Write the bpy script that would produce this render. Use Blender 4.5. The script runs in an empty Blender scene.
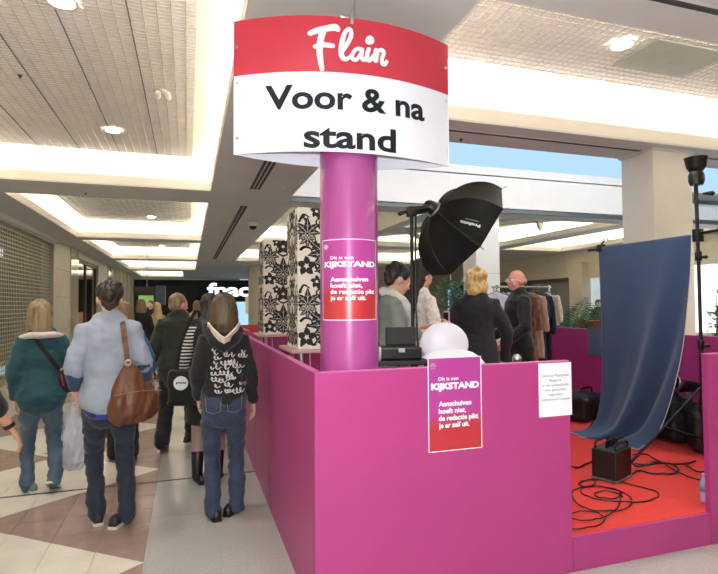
import bpy, bmesh, math, random
from mathutils import Vector, Matrix, noise
from mathutils.bvhtree import BVHTree

# ------------------------------------------------------------------ camera
scene = bpy.context.scene
col = scene.collection
EYE = 1.55
FPX = 523.5
YAW, PITCH, ROLL = map(math.radians, (18.05, 1.86, -0.366))
_cy, _sy, _cp, _sp = math.cos(YAW), math.sin(YAW), math.cos(PITCH), math.sin(PITCH)
_r = Vector((_cy, -_sy, 0)); _f = Vector((_sy*_cp, _cy*_cp, _sp)); _u = _r.cross(_f)
_c, _s = math.cos(ROLL), math.sin(ROLL)
CR, CU = _c*_r + _s*_u, -_s*_r + _c*_u
cam_data = bpy.data.cameras.new('camera'); cam = bpy.data.objects.new('camera', cam_data)
col.objects.link(cam)
m3 = Matrix((CR, CU, -_f)).transposed()
cam.matrix_world = Matrix.Translation((0, 0, EYE)) @ m3.to_4x4()
cam_data.sensor_fit = 'HORIZONTAL'; cam_data.sensor_width = 36.0
cam_data.lens = 36.0*FPX/718.0
cam_data.clip_start = 0.05; cam_data.clip_end = 300
scene.camera = cam

def ray(x, y): return CR*((x-359)/FPX) - CU*((y-287)/FPX) + _f
CAM = Vector((0, 0, EYE))
def onz(x, y, z): d = ray(x, y); return CAM + d*((z-EYE)/d.z)
def onx(x, y, X): d = ray(x, y); return CAM + d*(X/d.x)
def ony(x, y, Y): d = ray(x, y); return CAM + d*(Y/d.y)
def proj(p):
    q = Vector(p)-CAM; z = q.dot(_f)
    return 359+FPX*q.dot(CR)/z, 287-FPX*q.dot(CU)/z, z

# ------------------------------------------------------------------ world, exposure
world = bpy.data.worlds.new('sky'); scene.world = world; world.use_nodes = True
bg = world.node_tree.nodes['Background']
bg.inputs[0].default_value = (0.42, 0.66, 0.92, 1); bg.inputs[1].default_value = 1.0
vs = scene.view_settings
scene.display_settings.display_device = 'sRGB'
vs.view_transform = 'Standard'; vs.look = 'None'; vs.gamma = 1.0; vs.use_curve_mapping = False
vs.exposure = 0.25

COVE_W = 6.0          # watts per metre of cove lamp
WELL_W = 110.0         # unseen strip added to brighten the bulkhead
DOWN_W = 21.0         # each recessed downlight and each added unseen spot
FLASH_W = 54.0        # the photographer's flash, just above the camera
fl = bpy.data.lights.new('camera_flash', 'POINT'); fl.energy = FLASH_W*4; fl.shadow_soft_size = 0.04
fl.color = (0.95, 0.97, 1.0)
flo = bpy.data.objects.new('camera_flash', fl); col.objects.link(flo)
flo.matrix_world = Matrix.Translation(CAM + CU*0.14 - CR*0.02) @ m3.to_4x4()

# ------------------------------------------------------------------ helpers
RND = random.Random(7)
MATS = {}
def s2l(c):
    return tuple(((v/255)/12.92 if v/255 <= 0.04045 else ((v/255+0.055)/1.055)**2.4) for v in c)
def mat(name, rgb, rough=0.6, metal=0.0, var=0.08, scale=6.0, bump=0.0, bscale=40.0, stretch=None,
        coat=0.0, emit=0.0, alpha=1.0, trans=0.0, sheen=0.0, rgb2=None, spec=0.5, sss=0.0):
    """procedural principled material; rgb are sRGB 0-255, varied by noise"""
    if name in MATS: return MATS[name]
    m = bpy.data.materials.new(name); m.use_nodes = True
    nt = m.node_tree; n = nt.nodes; l = nt.links; b = n['Principled BSDF']
    c = s2l(rgb)
    tc = n.new('ShaderNodeTexCoord'); mp = n.new('ShaderNodeMapping')
    l.new(tc.outputs['Object'], mp.inputs[0])
    if stretch: mp.inputs['Scale'].default_value = stretch
    nz = n.new('ShaderNodeTexNoise'); nz.inputs['Scale'].default_value = scale; nz.inputs['Detail'].default_value = 3
    l.new(mp.outputs[0], nz.inputs['Vector'])
    cr = n.new('ShaderNodeValToRGB'); l.new(nz.outputs['Fac'], cr.inputs[0])
    c2 = s2l(rgb2) if rgb2 else c
    cr.color_ramp.elements[0].position = 0.3; cr.color_ramp.elements[1].position = 0.7
    cr.color_ramp.elements[0].color = tuple(min(1, v*(1-var)) for v in c)+(1,)
    cr.color_ramp.elements[1].color = tuple(min(1, v*(1+var)) for v in c2)+(1,)
    l.new(cr.outputs[0], b.inputs['Base Color'])
    b.inputs['Roughness'].default_value = rough; b.inputs['Metallic'].default_value = metal
    b.inputs['Coat Weight'].default_value = coat
    b.inputs['Specular IOR Level'].default_value = spec
    if sheen: b.inputs['Sheen Weight'].default_value = sheen
    if trans: b.inputs['Transmission Weight'].default_value = trans
    if alpha < 1: b.inputs['Alpha'].default_value = alpha
    if sss: b.inputs['Subsurface Weight'].default_value = sss; b.inputs['Subsurface Scale'].default_value = 0.01
    if emit:
        l.new(cr.outputs[0], b.inputs['Emission Color']); b.inputs['Emission Strength'].default_value = emit
    if bump:
        nb = n.new('ShaderNodeTexNoise'); nb.inputs['Scale'].default_value = bscale; nb.inputs['Detail'].default_value = 4
        l.new(mp.outputs[0], nb.inputs['Vector'])
        bp = n.new('ShaderNodeBump'); bp.inputs['Strength'].default_value = bump; bp.inputs['Distance'].default_value = 0.01
        l.new(nb.outputs['Fac'], bp.inputs['Height']); l.new(bp.outputs[0], b.inputs['Normal'])
    MATS[name] = m
    return m

class G:
    """collects vertices and faces"""
    def __init__(s): s.v = []; s.f = []
    def add(s, vs_, fs_):
        o = len(s.v); s.v += [tuple(p) for p in vs_]; s.f += [tuple(i+o for i in f) for f in fs_]; return s
    def box(s, x0, x1, y0, y1, z0, z1):
        return s.add([(x0,y0,z0),(x1,y0,z0),(x1,y1,z0),(x0,y1,z0),(x0,y0,z1),(x1,y0,z1),(x1,y1,z1),(x0,y1,z1)],
                     [(0,3,2,1),(4,5,6,7),(0,1,5,4),(1,2,6,5),(2,3,7,6),(3,0,4,7)])
    def cbox(s, x0, x1, y0, y1, z0, z1, c=0.004):
        """box with chamfered edges"""
        bm = bmesh.new()
        bmesh.ops.create_cube(bm, size=1)
        for v in bm.verts:
            v.co = Vector((x0 if v.co.x < 0 else x1, y0 if v.co.y < 0 else y1, z0 if v.co.z < 0 else z1))
        bmesh.ops.bevel(bm, geom=list(bm.edges), offset=c, segments=2, affect='EDGES', profile=0.5)
        bm.verts.index_update()
        s.add([tuple(v.co) for v in bm.verts], [tuple(v.index for v in f.verts) for f in bm.faces]); bm.free(); return s
    def quad(s, a, b, c, d): return s.add([a, b, c, d], [(0, 1, 2, 3)])
    def tube(s, pts, rad, n=10, caps='round', hint=None, closed=False):
        """loft through points; rad: number, list, or list of (rx, ry)"""
        pts = [Vector(p) for p in pts]; k = len(pts)
        R_ = rad if isinstance(rad, (list, tuple)) else [rad]*k
        R_ = [r if isinstance(r, (list, tuple)) else (r, r) for r in R_]
        tan = []
        for i in range(k):
            a = pts[(i-1) % k] if (closed or i > 0) else pts[i]; b = pts[(i+1) % k] if (closed or i < k-1) else pts[i]
            t = (b-a); tan.append(t.normalized() if t.length > 1e-9 else Vector((0, 0, 1)))
        h = Vector(hint) if hint else (Vector((1, 0, 0)) if abs(tan[0].x) < 0.9 else Vector((0, 1, 0)))
        rings = []
        for i in range(k):
            t = tan[i]; h = h - t*h.dot(t)
            if h.length < 1e-6: h = t.orthogonal()
            h.normalize(); b = t.cross(h)
            rings.append((pts[i], h.copy(), b, R_[i], t))
            if hint: h = Vector(hint)
        seq = []
        if caps == 'round' and not closed:
            p, h0, b0, r0, t0 = rings[0]; e = min(r0)
            seq += [(p-t0*e*0.9, h0, b0, (r0[0]*0.35, r0[1]*0.35)), (p-t0*e*0.55, h0, b0, (r0[0]*0.8, r0[1]*0.8))]
        seq += [(p, h_, b_, r) for p, h_, b_, r, t in rings]
        if caps == 'round' and not closed:
            p, h0, b0, r0, t0 = rings[-1]; e = min(r0)
            seq += [(p+t0*e*0.55, h0, b0, (r0[0]*0.8, r0[1]*0.8)), (p+t0*e*0.9, h0, b0, (r0[0]*0.35, r0[1]*0.35))]
        vs_, fs_ = [], []
        for p, h_, b_, r in seq:
            for j in range(n):
                a = 2*math.pi*j/n; vs_.append(p + h_*(r[0]*math.cos(a)) + b_*(r[1]*math.sin(a)))
        m_ = len(seq)
        for i in range(m_ if closed else m_-1):
            i2 = (i+1) % m_
            for j in range(n):
                fs_.append((i*n+j, i*n+(j+1) % n, i2*n+(j+1) % n, i2*n+j))
        if not closed and caps:
            fs_.append(tuple(reversed(range(n)))); fs_.append(tuple((m_-1)*n+j for j in range(n)))
        return s.add(vs_, fs_)
    def ball(s, c, r, n=14, m=9, rot=None):
        c = Vector(c); r = r if isinstance(r, (list, tuple)) else (r, r, r)
        vs_, fs_ = [], []
        def P(x, y, z):
            p = Vector((x*r[0], y*r[1], z*r[2])); return c + (rot @ p if rot else p)
        vs_.append(P(0, 0, -1))
        for i in range(1, m):
            t = -math.pi/2 + math.pi*i/m
            for j in range(n):
                a = 2*math.pi*j/n; vs_.append(P(math.cos(t)*math.cos(a), math.cos(t)*math.sin(a), math.sin(t)))
        vs_.append(P(0, 0, 1)); last = len(vs_)-1
        for j in range(n):
            fs_.append((0, 1+(j+1) % n, 1+j)); b = 1+(m-2)*n; fs_.append((last, b+j, b+(j+1) % n))
        for i in range(m-2):
            for j in range(n):
                a = 1+i*n; fs_.append((a+j, a+(j+1) % n, a+n+(j+1) % n, a+n+j))
        return s.add(vs_, fs_)
    def ribbon(s, pts, w, t, side):
        """flat strap: rectangular cross section, side = width direction"""
        pts = [Vector(p) for p in pts]; k = len(pts); vs_ = []; fs_ = []
        for i, p in enumerate(pts):
            tg = (pts[min(i+1, k-1)]-pts[max(i-1, 0)]).normalized()
            sd = Vector(side[i] if isinstance(side, list) else side); sd = (sd - tg*sd.dot(tg)).normalized(); nn = tg.cross(sd)
            for a, b in ((-1,-1),(1,-1),(1,1),(-1,1)): vs_.append(p + sd*(a*w/2) + nn*(b*t/2))
        for i in range(k-1):
            for j in range(4): fs_.append((i*4+j, i*4+(j+1) % 4, i*4+4+(j+1) % 4, i*4+4+j))
        fs_.append((3,2,1,0)); fs_.append(tuple((k-1)*4+j for j in range(4)))
        return s.add(vs_, fs_)
    def lathe(s, prof, c=(0,0,0), n=24, caps=True):
        """profile of (r, z) about a vertical axis"""
        c = Vector(c); vs_, fs_ = [], []
        for r, z in prof:
            for j in range(n):
                a = 2*math.pi*j/n; vs_.append(c+Vector((r*math.cos(a), r*math.sin(a), z)))
        for i in range(len(prof)-1):
            for j in range(n): fs_.append((i*n+j, i*n+(j+1) % n, (i+1)*n+(j+1) % n, (i+1)*n+j))
        if caps and prof[0][0] > 1e-6: fs_.append(tuple(reversed(range(n))))
        if caps and prof[-1][0] > 1e-6: fs_.append(tuple((len(prof)-1)*n+j for j in range(n)))
        return s.add(vs_, fs_)
    def grid(s, fn, nu, nv):
        vs_ = [fn(i/nu, j/nv) for j in range(nv+1) for i in range(nu+1)]
        fs_ = [(j*(nu+1)+i, j*(nu+1)+i+1, (j+1)*(nu+1)+i+1, (j+1)*(nu+1)+i) for j in range(nv) for i in range(nu)]
        return s.add(vs_, fs_)
    def xf(s, M):
        s.v = [tuple(M @ Vector(p)) for p in s.v]; return s

def mesh_of(name, g, material, smooth=False):
    me = bpy.data.meshes.new(name); me.from_pydata(g.v, [], g.f); me.update()
    if material: me.materials.append(material)
    if smooth: me.polygons.foreach_set('use_smooth', [True]*len(me.polygons))
    return me
def obj(name, g, material, parent=None, smooth=False, loc=None, auto=None):
    me = g if isinstance(g, bpy.types.Mesh) else mesh_of(name, g, material, smooth)
    o = bpy.data.objects.new(name, me); col.objects.link(o)
    if parent: o.parent = parent
    if loc: o.location = loc
    if auto and smooth:
        me.set_sharp_from_angle(angle=math.radians(auto))
    return o
def tag(o, label=None, cat=None, group=None, kind=None):
    if label: o['label'] = label
    if cat: o['category'] = cat
    if group: o['group'] = group
    if kind: o['kind'] = kind
    return o
def thing(name, label, cat, loc=(0,0,0), rz=0.0, group=None):
    o = bpy.data.objects.new(name, None); col.objects.link(o)
    o.empty_display_size = 0.1
    o.location = loc; o.rotation_euler = (0, 0, rz); return tag(o, label, cat, group)
def struct(name, g, m, label=None, parent=None, smooth=False):
    o = obj(name, g, m, parent, smooth)
    if not parent: o['kind'] = 'structure'
    if label: o['label'] = label
    return o
def light(name, kind, energy, parent, loc, color=(1,1,1), rot=(0,0,0), **kw):
    d = bpy.data.lights.new(name, kind); d.energy = energy; d.color = color
    for k, v in kw.items(): setattr(d, k, v)
    o = bpy.data.objects.new(name, d); col.objects.link(o); o.location = loc; o.rotation_euler = rot
    if parent: o.parent = parent
    return o
def sub(g, base):
    b = Vector(base); g.v = [(p[0]-b.x, p[1]-b.y, p[2]-b.z) for p in g.v]; return g

# flat text as 2D triangles -------------------------------------------------
def text2d(s, size, bold=0.0, align='LEFT', spacing=1.0, line=1.0, shear=0.0):
    cu = bpy.data.curves.new('t', 'FONT'); cu.body = s; cu.size = size; cu.offset = bold; cu.align_x = align
    cu.space_character = spacing; cu.space_line = line; cu.resolution_u = 4; cu.shear = shear
    o = bpy.data.objects.new('t', cu); col.objects.link(o)
    dg = bpy.context.evaluated_depsgraph_get(); me = bpy.data.meshes.new_from_object(o.evaluated_get(dg))
    bm = bmesh.new(); bm.from_mesh(me); bmesh.ops.triangulate(bm, faces=bm.faces)
    bm.verts.index_update()
    V_ = [(v.co.x, v.co.y) for v in bm.verts]; F_ = [tuple(v.index for v in f.verts) for f in bm.faces]
    bm.free(); bpy.data.meshes.remove(me); bpy.data.objects.remove(o); bpy.data.curves.remove(cu)
    return V_, F_
def bounds(V_):
    xs = [p[0] for p in V_]; ys = [p[1] for p in V_]; return min(xs), max(xs), min(ys), max(ys)
def fit_text(s, x0, x1, ybase, cap, bold=0.0, spacing=1.0):
    """text whose ink spans x0..x1, baseline ybase, capital height cap"""
    V_, F_ = text2d(s, 1.0, bold, spacing=spacing)
    a, b, c, d = bounds(V_); k = (x1-x0)/(b-a); ky = cap/0.73
    return [((x-a)*k+x0, y*ky+ybase) for x, y in V_], F_
def stroke2d(pts, w, n=8):
    """thick rounded stroke in 2D as a set of quads and end discs (one layer)"""
    V_, F_ = [], []
    ws = w if isinstance(w, (list, tuple)) else [w]*len(pts)
    def disc(p, r):
        o = len(V_); V_.append(p)
        for j in range(n): V_.append((p[0]+r*math.cos(2*math.pi*j/n), p[1]+r*math.sin(2*math.pi*j/n)))
        for j in range(n): F_.append((o, o+1+j, o+1+(j+1) % n))
    for i in range(len(pts)):
        disc(pts[i], ws[i]/2)
        if i+1 < len(pts):
            a, b = Vector(pts[i]), Vector(pts[i+1]); d = (b-a)
            if d.length < 1e-9: continue
            d.normalize(); nn = Vector((-d.y, d.x)); o = len(V_)
            V_ += [tuple(a+nn*ws[i]/2), tuple(a-nn*ws[i]/2), tuple(b-nn*ws[i+1]/2), tuple(b+nn*ws[i+1]/2)]; F_.append((o, o+1, o+2, o+3))
    return V_, F_
def smooth_curve(pts, k=6):
    """Catmull-Rom through points"""
    P = [Vector(p) for p in pts]; out = []
    for i in range(len(P)-1):
        p0, p1, p2, p3 = P[max(i-1,0)], P[i], P[i+1], P[min(i+2, len(P)-1)]
        for j in range(k):
            t = j/k
            out.append(0.5*((2*p1)+(p2-p0)*t+(2*p0-5*p1+4*p2-p3)*t*t+(3*p1-p0-3*p2+p3)*t**3))
    out.append(P[-1]); return out

def remesh(g, voxel, smooth_it=3, disp=0.0, dscale=6.0, seed=0.0, aniso=(1,1,1)):
    """union of overlapping closed shapes as one smooth continuous surface"""
    me = bpy.data.meshes.new('tmp'); me.from_pydata(g.v, [], g.f); me.update()
    o = bpy.data.objects.new('tmp', me); col.objects.link(o)
    md = o.modifiers.new('r', 'REMESH'); md.mode = 'VOXEL'; md.voxel_size = voxel
    ms = o.modifiers.new('s', 'SMOOTH'); ms.factor = 0.5; ms.iterations = smooth_it
    dg = bpy.context.evaluated_depsgraph_get(); out = bpy.data.meshes.new_from_object(o.evaluated_get(dg))
    bpy.data.objects.remove(o); bpy.data.meshes.remove(me)
    if disp:
        nv = len(out.vertices); co = [0.0]*(nv*3); out.vertices.foreach_get('co', co)
        nr = [v.normal.copy() for v in out.vertices]
        sd = Vector((seed*3.1, seed*1.7, seed))
        for i in range(nv):
            p = Vector(co[3*i:3*i+3]); q = Vector((p.x*aniso[0], p.y*aniso[1], p.z*aniso[2]))*dscale+sd
            d = disp*(noise.noise(q)+0.5*noise.noise(q*2.3))
            co[3*i] += nr[i].x*d; co[3*i+1] += nr[i].y*d; co[3*i+2] += nr[i].z*d
        out.vertices.foreach_set('co', co); out.update()
    return out
# ------------------------------------------------------------------ setting
ZS, ZG = 3.30, 3.70
XL, XR, YB, YE = -3.35, 12.6, -5.0, 36.8
M_soffit = mat('soffit_paint', (218, 219, 217), 0.75, var=0.02, scale=2)
M_cove = mat('cove_white_paint', (244, 238, 226), 0.7, var=0.01)
M_lat = mat('grille_white_metal', (206, 199, 188), 0.5, var=0.03)
M_gap = mat('grille_backing', (238, 234, 228), 0.9, var=0.05)
M_slot = mat('diffuser_dark', (70, 70, 68), 0.6)
M_wall = mat('wall_stone_cream', (206, 196, 170), 0.45, var=0.05, scale=3, bump=0.02)
M_wall2 = mat('wall_plaster_cream', (222, 212, 188), 0.6, var=0.03)
M_colm = mat('column_enamel', (226, 221, 210), 0.35, var=0.02, coat=0.2)
M_steel = mat('brushed_steel', (190, 190, 188), 0.35, metal=0.9)
M_black = mat('matte_black', (18, 18, 18), 0.55, var=0.15)
M_blackp = mat('black_plastic', (14, 14, 15), 0.35, var=0.1)

# floor: slab, grey terrazzo strip, tiles with arrowhead pattern
M_grout = mat('grout', (176, 170, 160), 0.8)
M_white = mat('tile_white_stone', (214, 208, 196), 0.22, var=0.06, scale=5, coat=0.15)
M_brown = mat('tile_brown_stone', (152, 130, 120), 0.25, var=0.10, scale=9, coat=0.15)
M_grey = mat('tile_grey_terrazzo', (168, 168, 164), 0.22, var=0.07, scale=60, coat=0.15)
M_joint = mat('expansion_joint_rubber', (52, 50, 46), 0.6)
floor = struct('floor', G().box(XL-0.6, XR+0.5, YB-0.5, YE+2, -0.12, -0.006), M_grout, 'pale tiled mall floor with brown arrowhead pattern')
GX = -0.25
def clip(poly, n, d):
    out = []
    for i in range(len(poly)):
        a, b = poly[i], poly[(i+1) % len(poly)]
        sa, sb = n[0]*a[0]+n[1]*a[1]-d, n[0]*b[0]+n[1]*b[1]-d
        if sa >= 0: out.append(a)
        if (sa >= 0) != (sb >= 0):
            t = sa/(sa-sb); out.append((a[0]+(b[0]-a[0])*t, a[1]+(b[1]-a[1])*t))
    return out
def area(p): return abs(sum(p[i][0]*p[(i+1) % len(p)][1]-p[(i+1) % len(p)][0]*p[i][1] for i in range(len(p))))/2 if len(p) > 2 else 0
def tri_planes():
    out = []
    for k in range(-2, 16):
        y0 = 4.41+1.9*k; out.append(((GX, y0-0.95), (GX, y0+0.95), (GX-1.2, y0)))
        y1 = 7.05+1.9*k-0.95; out.append(((-2.35, y1+0.95), (-2.35, y1-0.95), (-1.30, y1)))
    return out
TRI = tri_planes()
def inward(t):
    cx, cy = sum(p[0] for p in t)/3, sum(p[1] for p in t)/3; hs = []
    for i in range(3):
        a, b = t[i], t[(i+1) % 3]; n = (-(b[1]-a[1]), b[0]-a[0]); d = n[0]*a[0]+n[1]*a[1]
        if n[0]*cx+n[1]*cy < d: n = (-n[0], -n[1]); d = -d
        hs.append((n, d))
    return hs
TRIH = [inward(t) for t in TRI]
def split_tile(p):
    """pieces of a tile cut by the arrowhead pattern: list of (polygon, brown?)"""
    todo, out = [p], []
    for hs in TRIH:
        nxt = []
        for q in todo:
            ins = q
            for n, d in hs: ins = clip(ins, n, d) if len(ins) > 2 else []
            if area(ins) < 4e-4: nxt.append(q); continue
            out.append((ins, True)); rest = q
            for n, d in hs:
                o = clip(rest, (-n[0], -n[1]), -d)
                if area(o) > 4e-4: nxt.append(o)
                rest = clip(rest, n, d)
                if len(rest) < 3: break
        todo = nxt
    return out + [(q, False) for q in todo]
def shrink(p, e):
    cx, cy = sum(a for a, b in p)/len(p), sum(b for a, b in p)/len(p); q = []
    for a, b in p:
        dx, dy = a-cx, b-cy; L = math.hypot(dx, dy) or 1; q.append((a-dx/L*e, b-dy/L*e))
    return q
def slab(g, p, z0, z1):
    n = len(p)
    if sum(p[i][0]*p[(i+1) % n][1]-p[(i+1) % n][0]*p[i][1] for i in range(n)) < 0: p = p[::-1]
    return g.add([(a, b, z0) for a, b in p]+[(a, b, z1) for a, b in p],
                 [tuple(range(n, 2*n))]+[(i, (i+1) % n, n+(i+1) % n, n+i) for i in range(n)])
far_w, far_b, far_g = G(), G(), G()
cand = []
TS = 0.30
for i in range(11):
    for j in range(-10, 80):
        x1 = GX-i*TS; x0 = max(x1-TS, XL); y0 = -2.0+j*TS+0.05; y1 = y0+TS
        if x0 >= x1: continue
        for p, br in split_tile([(x0,y0),(x1,y0),(x1,y1),(x0,y1)]):
            u, v, w = proj((sum(a for a, b in p)/len(p), sum(b for a, b in p)/len(p), 0))
            vis = w > 0.3 and -25 < u < 743 and v < 600
            cand.append((area(p)/max(w, .3)**3 if vis else -1, p, br))
cand.sort(key=lambda c: -c[0])
for k, (sc, p, br) in enumerate(cand):
    q = shrink(p, 0.0022)
    if sc > 0 and k < 210: obj('tile', slab(G(), q, -0.006, RND.uniform(-0.0006, 0.0002)), M_brown if br else M_white, floor)
    else: slab(far_b if br else far_w, q, -0.006, 0)
k = 0
for j in range(-8, 40):
    y0 = -2.17+j*0.9
    for (x0, x1) in ((GX, 0.20), (0.20, 0.65)):
        q = [(x0+.0015, y0+.0015), (x1-.0015, y0+.0015), (x1-.0015, y0+0.8985), (x0+.0015, y0+0.8985)]
        if 2.2 < y0 < 13: obj('tile', slab(G(), q, -0.006, 0), M_grey, floor)
        else: slab(far_g, q, -0.006, 0)
for i in range(20):
    for j in range(44):
        x0 = 0.65+i*0.6; y0 = -5+j*0.95
        if x0 < 5.2 and 2.55 < y0 and y0+0.95 < 6.4: continue
        q = [(x0+.0015, y0+.0015), (x0+.5985, y0+.0015), (x0+.5985, y0+.9485), (x0+.0015, y0+.9485)]
        slab(far_g, q, -0.006, 0)
tag(obj('tile_field', far_w, M_white, floor), kind='stuff'); tag(obj('tile_field', far_b, M_brown, floor), kind='stuff')
tag(obj('tile_field', far_g, M_grey, floor), kind='stuff')
obj('expansion_joint', G().box(XL, 0.60, 4.97, 4.995, -0.006, 0.002), M_joint, floor)

# ceiling with openings
COVES = [(-2.7, 0.32, -3.6, 1.7), (-2.7, 0.32, 2.7, 8.3), (-2.7, 0.32, 9.3, 14.8), (-2.7, 0.32, 15.5, 21.2), (-2.7, 0.32, 22.1, 27.4), (-2.7, -0.3, 28.6, 34.3),
         (1.6, 8.6, -2.6, 1.75), (1.6, 8.6, 2.57, 4.42), (9.4, 12.2, 1.0, 4.42),
         (1.75, 4.35, 9.3, 14.8), (4.65, 9.2, 9.3, 14.8), (9.75, 12.1, 9.3, 14.8), (1.75, 4.35, 15.5, 21.2), (4.65, 9.2, 15.5, 21.2)]
ATR = (1.58, XR, 5.04, 8.40)
def holes_plane(g, x0, x1, y0, y1, holes, z):
    xs = sorted(set([x0, x1]+[h[0] for h in holes]+[h[1] for h in holes])); ys = sorted(set([y0, y1]+[h[2] for h in holes]+[h[3] for h in holes]))
    for i in range(len(xs)-1):
        for j in range(len(ys)-1):
            cx, cy = (xs[i]+xs[i+1])/2, (ys[j]+ys[j+1])/2
            if any(h[0] < cx < h[1] and h[2] < cy < h[3] for h in holes): continue
            g.box(xs[i], xs[i+1], ys[j], ys[j+1], z, z+0.02)
ceil_g = G(); holes_plane(ceil_g, XL-0.3, XR+0.3, YB, YE, COVES+[ATR], ZS)
ceiling = struct('ceiling', ceil_g, M_soffit, 'off white soffit ceiling with lit recessed coves')
roof_g = G(); holes_plane(roof_g, XL-1.5, XR+0.6, YB-0.5, YE+2, [ATR], 3.90)
obj('sky_blocking_roof', roof_g, M_soffit, ceiling)  # unseen slab added to keep sky light out around the well
# sides of the skylight well and the tall bulkhead behind it
obj('skylight_upstand', G().box(ATR[0]-0.04, ATR[0], ATR[2]-0.04, ATR[3], ZS+0.02, 3.93).box(ATR[0], ATR[1], ATR[2]-0.04, ATR[2], ZS+0.02, 3.93).box(ATR[1], ATR[1]+0.05, ATR[2], ATR[3], ZS+0.02, 3.62), M_soffit, ceiling)
M_bulk = mat('bulkhead_white_paint', (240, 232, 222), 0.7, var=0.015)
obj('bulkhead', G().box(ATR[0]-0.02, 9.05, ATR[3], ATR[3]+0.30, ZS-0.005, 4.07).box(9.05, ATR[1], ATR[3], ATR[3]+0.30, ZS-0.005, 3.62), M_bulk, ceiling)
obj('bulkhead_drip_edge', G().box(ATR[0], XR, ATR[3]-0.012, ATR[3]+0.02, ZS-0.07, ZS-0.004), mat('smoke_curtain_rail', (92, 96, 96), 0.4, metal=0.4), ceiling)
def lattice(x0, x1, y0, y1, z, sx, sy, wy=0.006, wx=0.004):
    g = G()
    for i in range(int((x1-x0)/sx)+1):
        x = x0+i*sx; g.box(x-wy/2, x+wy/2, y0, y1, z+0.007, z+0.02)
    for j in range(int((y1-y0)/sy)+1):
        y = y0+j*sy; g.box(x0, x1, y-wx/2, y+wx/2, z+0.008, z+0.018)
    return g
TILT = math.radians(52)
WARM = (1.0, 0.945, 0.865)
for ci, (x0, x1, y0, y1) in enumerate(COVES):
    g = G(); t = 0.03; L = 0.15; W = 0.27
    Z0 = ZS+0.02; g.box(x0-t, x0, y0-t, y1+t, Z0, ZS+L).box(x1, x1+t, y0-t, y1+t, Z0, ZS+L).box(x0, x1, y0-t, y0, Z0, ZS+L).box(x0, x1, y1, y1+t, Z0, ZS+L)
    obj('cove_lip', g, M_cove, ceiling)
    g = G(); H = ZG+0.10
    Z0 = ZS+0.02; g.box(x0-W, x0-W+0.02, y0-W, y1+W, Z0, H).box(x1+W-0.02, x1+W, y0-W, y1+W, Z0, H).box(x0-W, x1+W, y0-W, y0-W+0.02, Z0, H).box(x0-W, x1+W, y1+W-0.02, y1+W, Z0, H)
    g.box(x0-W, x1+W, y0-W, y1+W, H, H+0.02)
    obj('cove_recess', g, M_cove, ceiling)
    gx0, gx1, gy0, gy1 = x0+0.27, x1-0.27, y0+0.27, y1-0.32
    if ci != 10:
        obj('grille_backing', G().box(gx0, gx1, gy0, gy1, ZG+0.014, ZG+0.05), M_gap, ceiling)
    if ci == 1:
        tag(obj('ceiling_grille', lattice(gx0, gx1, gy0, gy1, ZG, 0.10, 0.05, 0.009, 0.004), M_lat, ceiling), kind='stuff')
        sg = G()
        for k in range(1, 5): sg.box(gx0+k*0.5-0.005, gx0+k*0.5+0.005, gy0, gy1, ZG+0.003, ZG+0.012)
        obj('panel_seam', sg, mat('seam_grey', (120, 118, 114), 0.7), ceiling)
    elif ci == 7:
        tag(obj('ceiling_grille', lattice(gx0-0.2, 7.0, gy0-0.2, gy1, ZG, 0.07, 0.07, 0.006, 0.006), M_lat, ceiling), kind='stuff')
        obj('grille_margin', G().box(gx0-0.27, 7.0, gy0-0.27, gy1, ZG+0.015, ZG+0.05), M_gap, ceiling)
    elif ci == 10:      # glazed pitched light with diagonal ribs
        rb = G()
        for a, b in (((x0, y0), (x1, y1)), ((x0, y1), (x1, y0)), ((x0, (y0+y1)/2), ((x0+x1)/2, y1)), (((x0+x1)/2, y0), (x1, (y0+y1)/2)), ((x0, (y0+y1)/2), ((x0+x1)/2, y0))):
            rb.tube([(a[0], a[1], ZG-0.12), (b[0], b[1], ZG-0.12)], 0.09, n=4, caps='flat')
        obj('ceiling_rib', rb, M_soffit, ceiling)
    elif ci in (2, 3, 9, 11, 12):
        tag(obj('ceiling_grille', lattice(gx0, gx1, gy0, gy1, ZG, 0.125, 0.25, 0.014, 0.010), M_lat, ceiling), kind='stuff')
    # cove lamps: battens lying on the ledge behind the lip, shining up
    for (lx, ly, sx, sy, rx, ry) in ((x0-0.12, (y0+y1)/2, 0.06, y1-y0, 0, 1), (x1+0.12, (y0+y1)/2, 0.06, y1-y0, 0, -1), ((x0+x1)/2, y0-0.12, x1-x0, 0.06, -1, 0), ((x0+x1)/2, y1+0.12, x1-x0, 0.06, 1, 0)):
        # turned up, then tipped inward over the lip
        light('cove_lamp', 'AREA', COVE_W*max(sx, sy), ceiling, (lx, ly, ZS+0.12), WARM, (math.pi+rx*TILT, -ry*TILT, 0), shape='RECTANGLE', size=sx, size_y=sy)
# linear slot diffusers
def diffuser(x0, x1, y0, y1, n=3, alongx=False):
    g = G().box(x0, x1, y0, y1, ZS-0.004, ZS-0.001); d = obj('slot_diffuser', g, M_slot, ceiling)
    f = G(); w = (y1-y0 if alongx else x1-x0)
    for k in range(n+1):
        if alongx: f.box(x0, x1, y0+w*k/n-0.006, y0+w*k/n+0.006, ZS-0.012, ZS-0.003)
        else: f.box(x0+w*k/n-0.006, x0+w*k/n+0.006, y0, y1, ZS-0.012, ZS-0.003)
    obj('diffuser_blade', f, M_soffit, d)
diffuser(0.86, 1.03, 5.2, 7.98); diffuser(0.86, 1.0, 9.4, 20.6, 2)
diffuser(1.7, 6.4, 4.64, 4.72, 1, True); diffuser(2.2, 7.0, 2.24, 2.31, 1, True)
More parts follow.
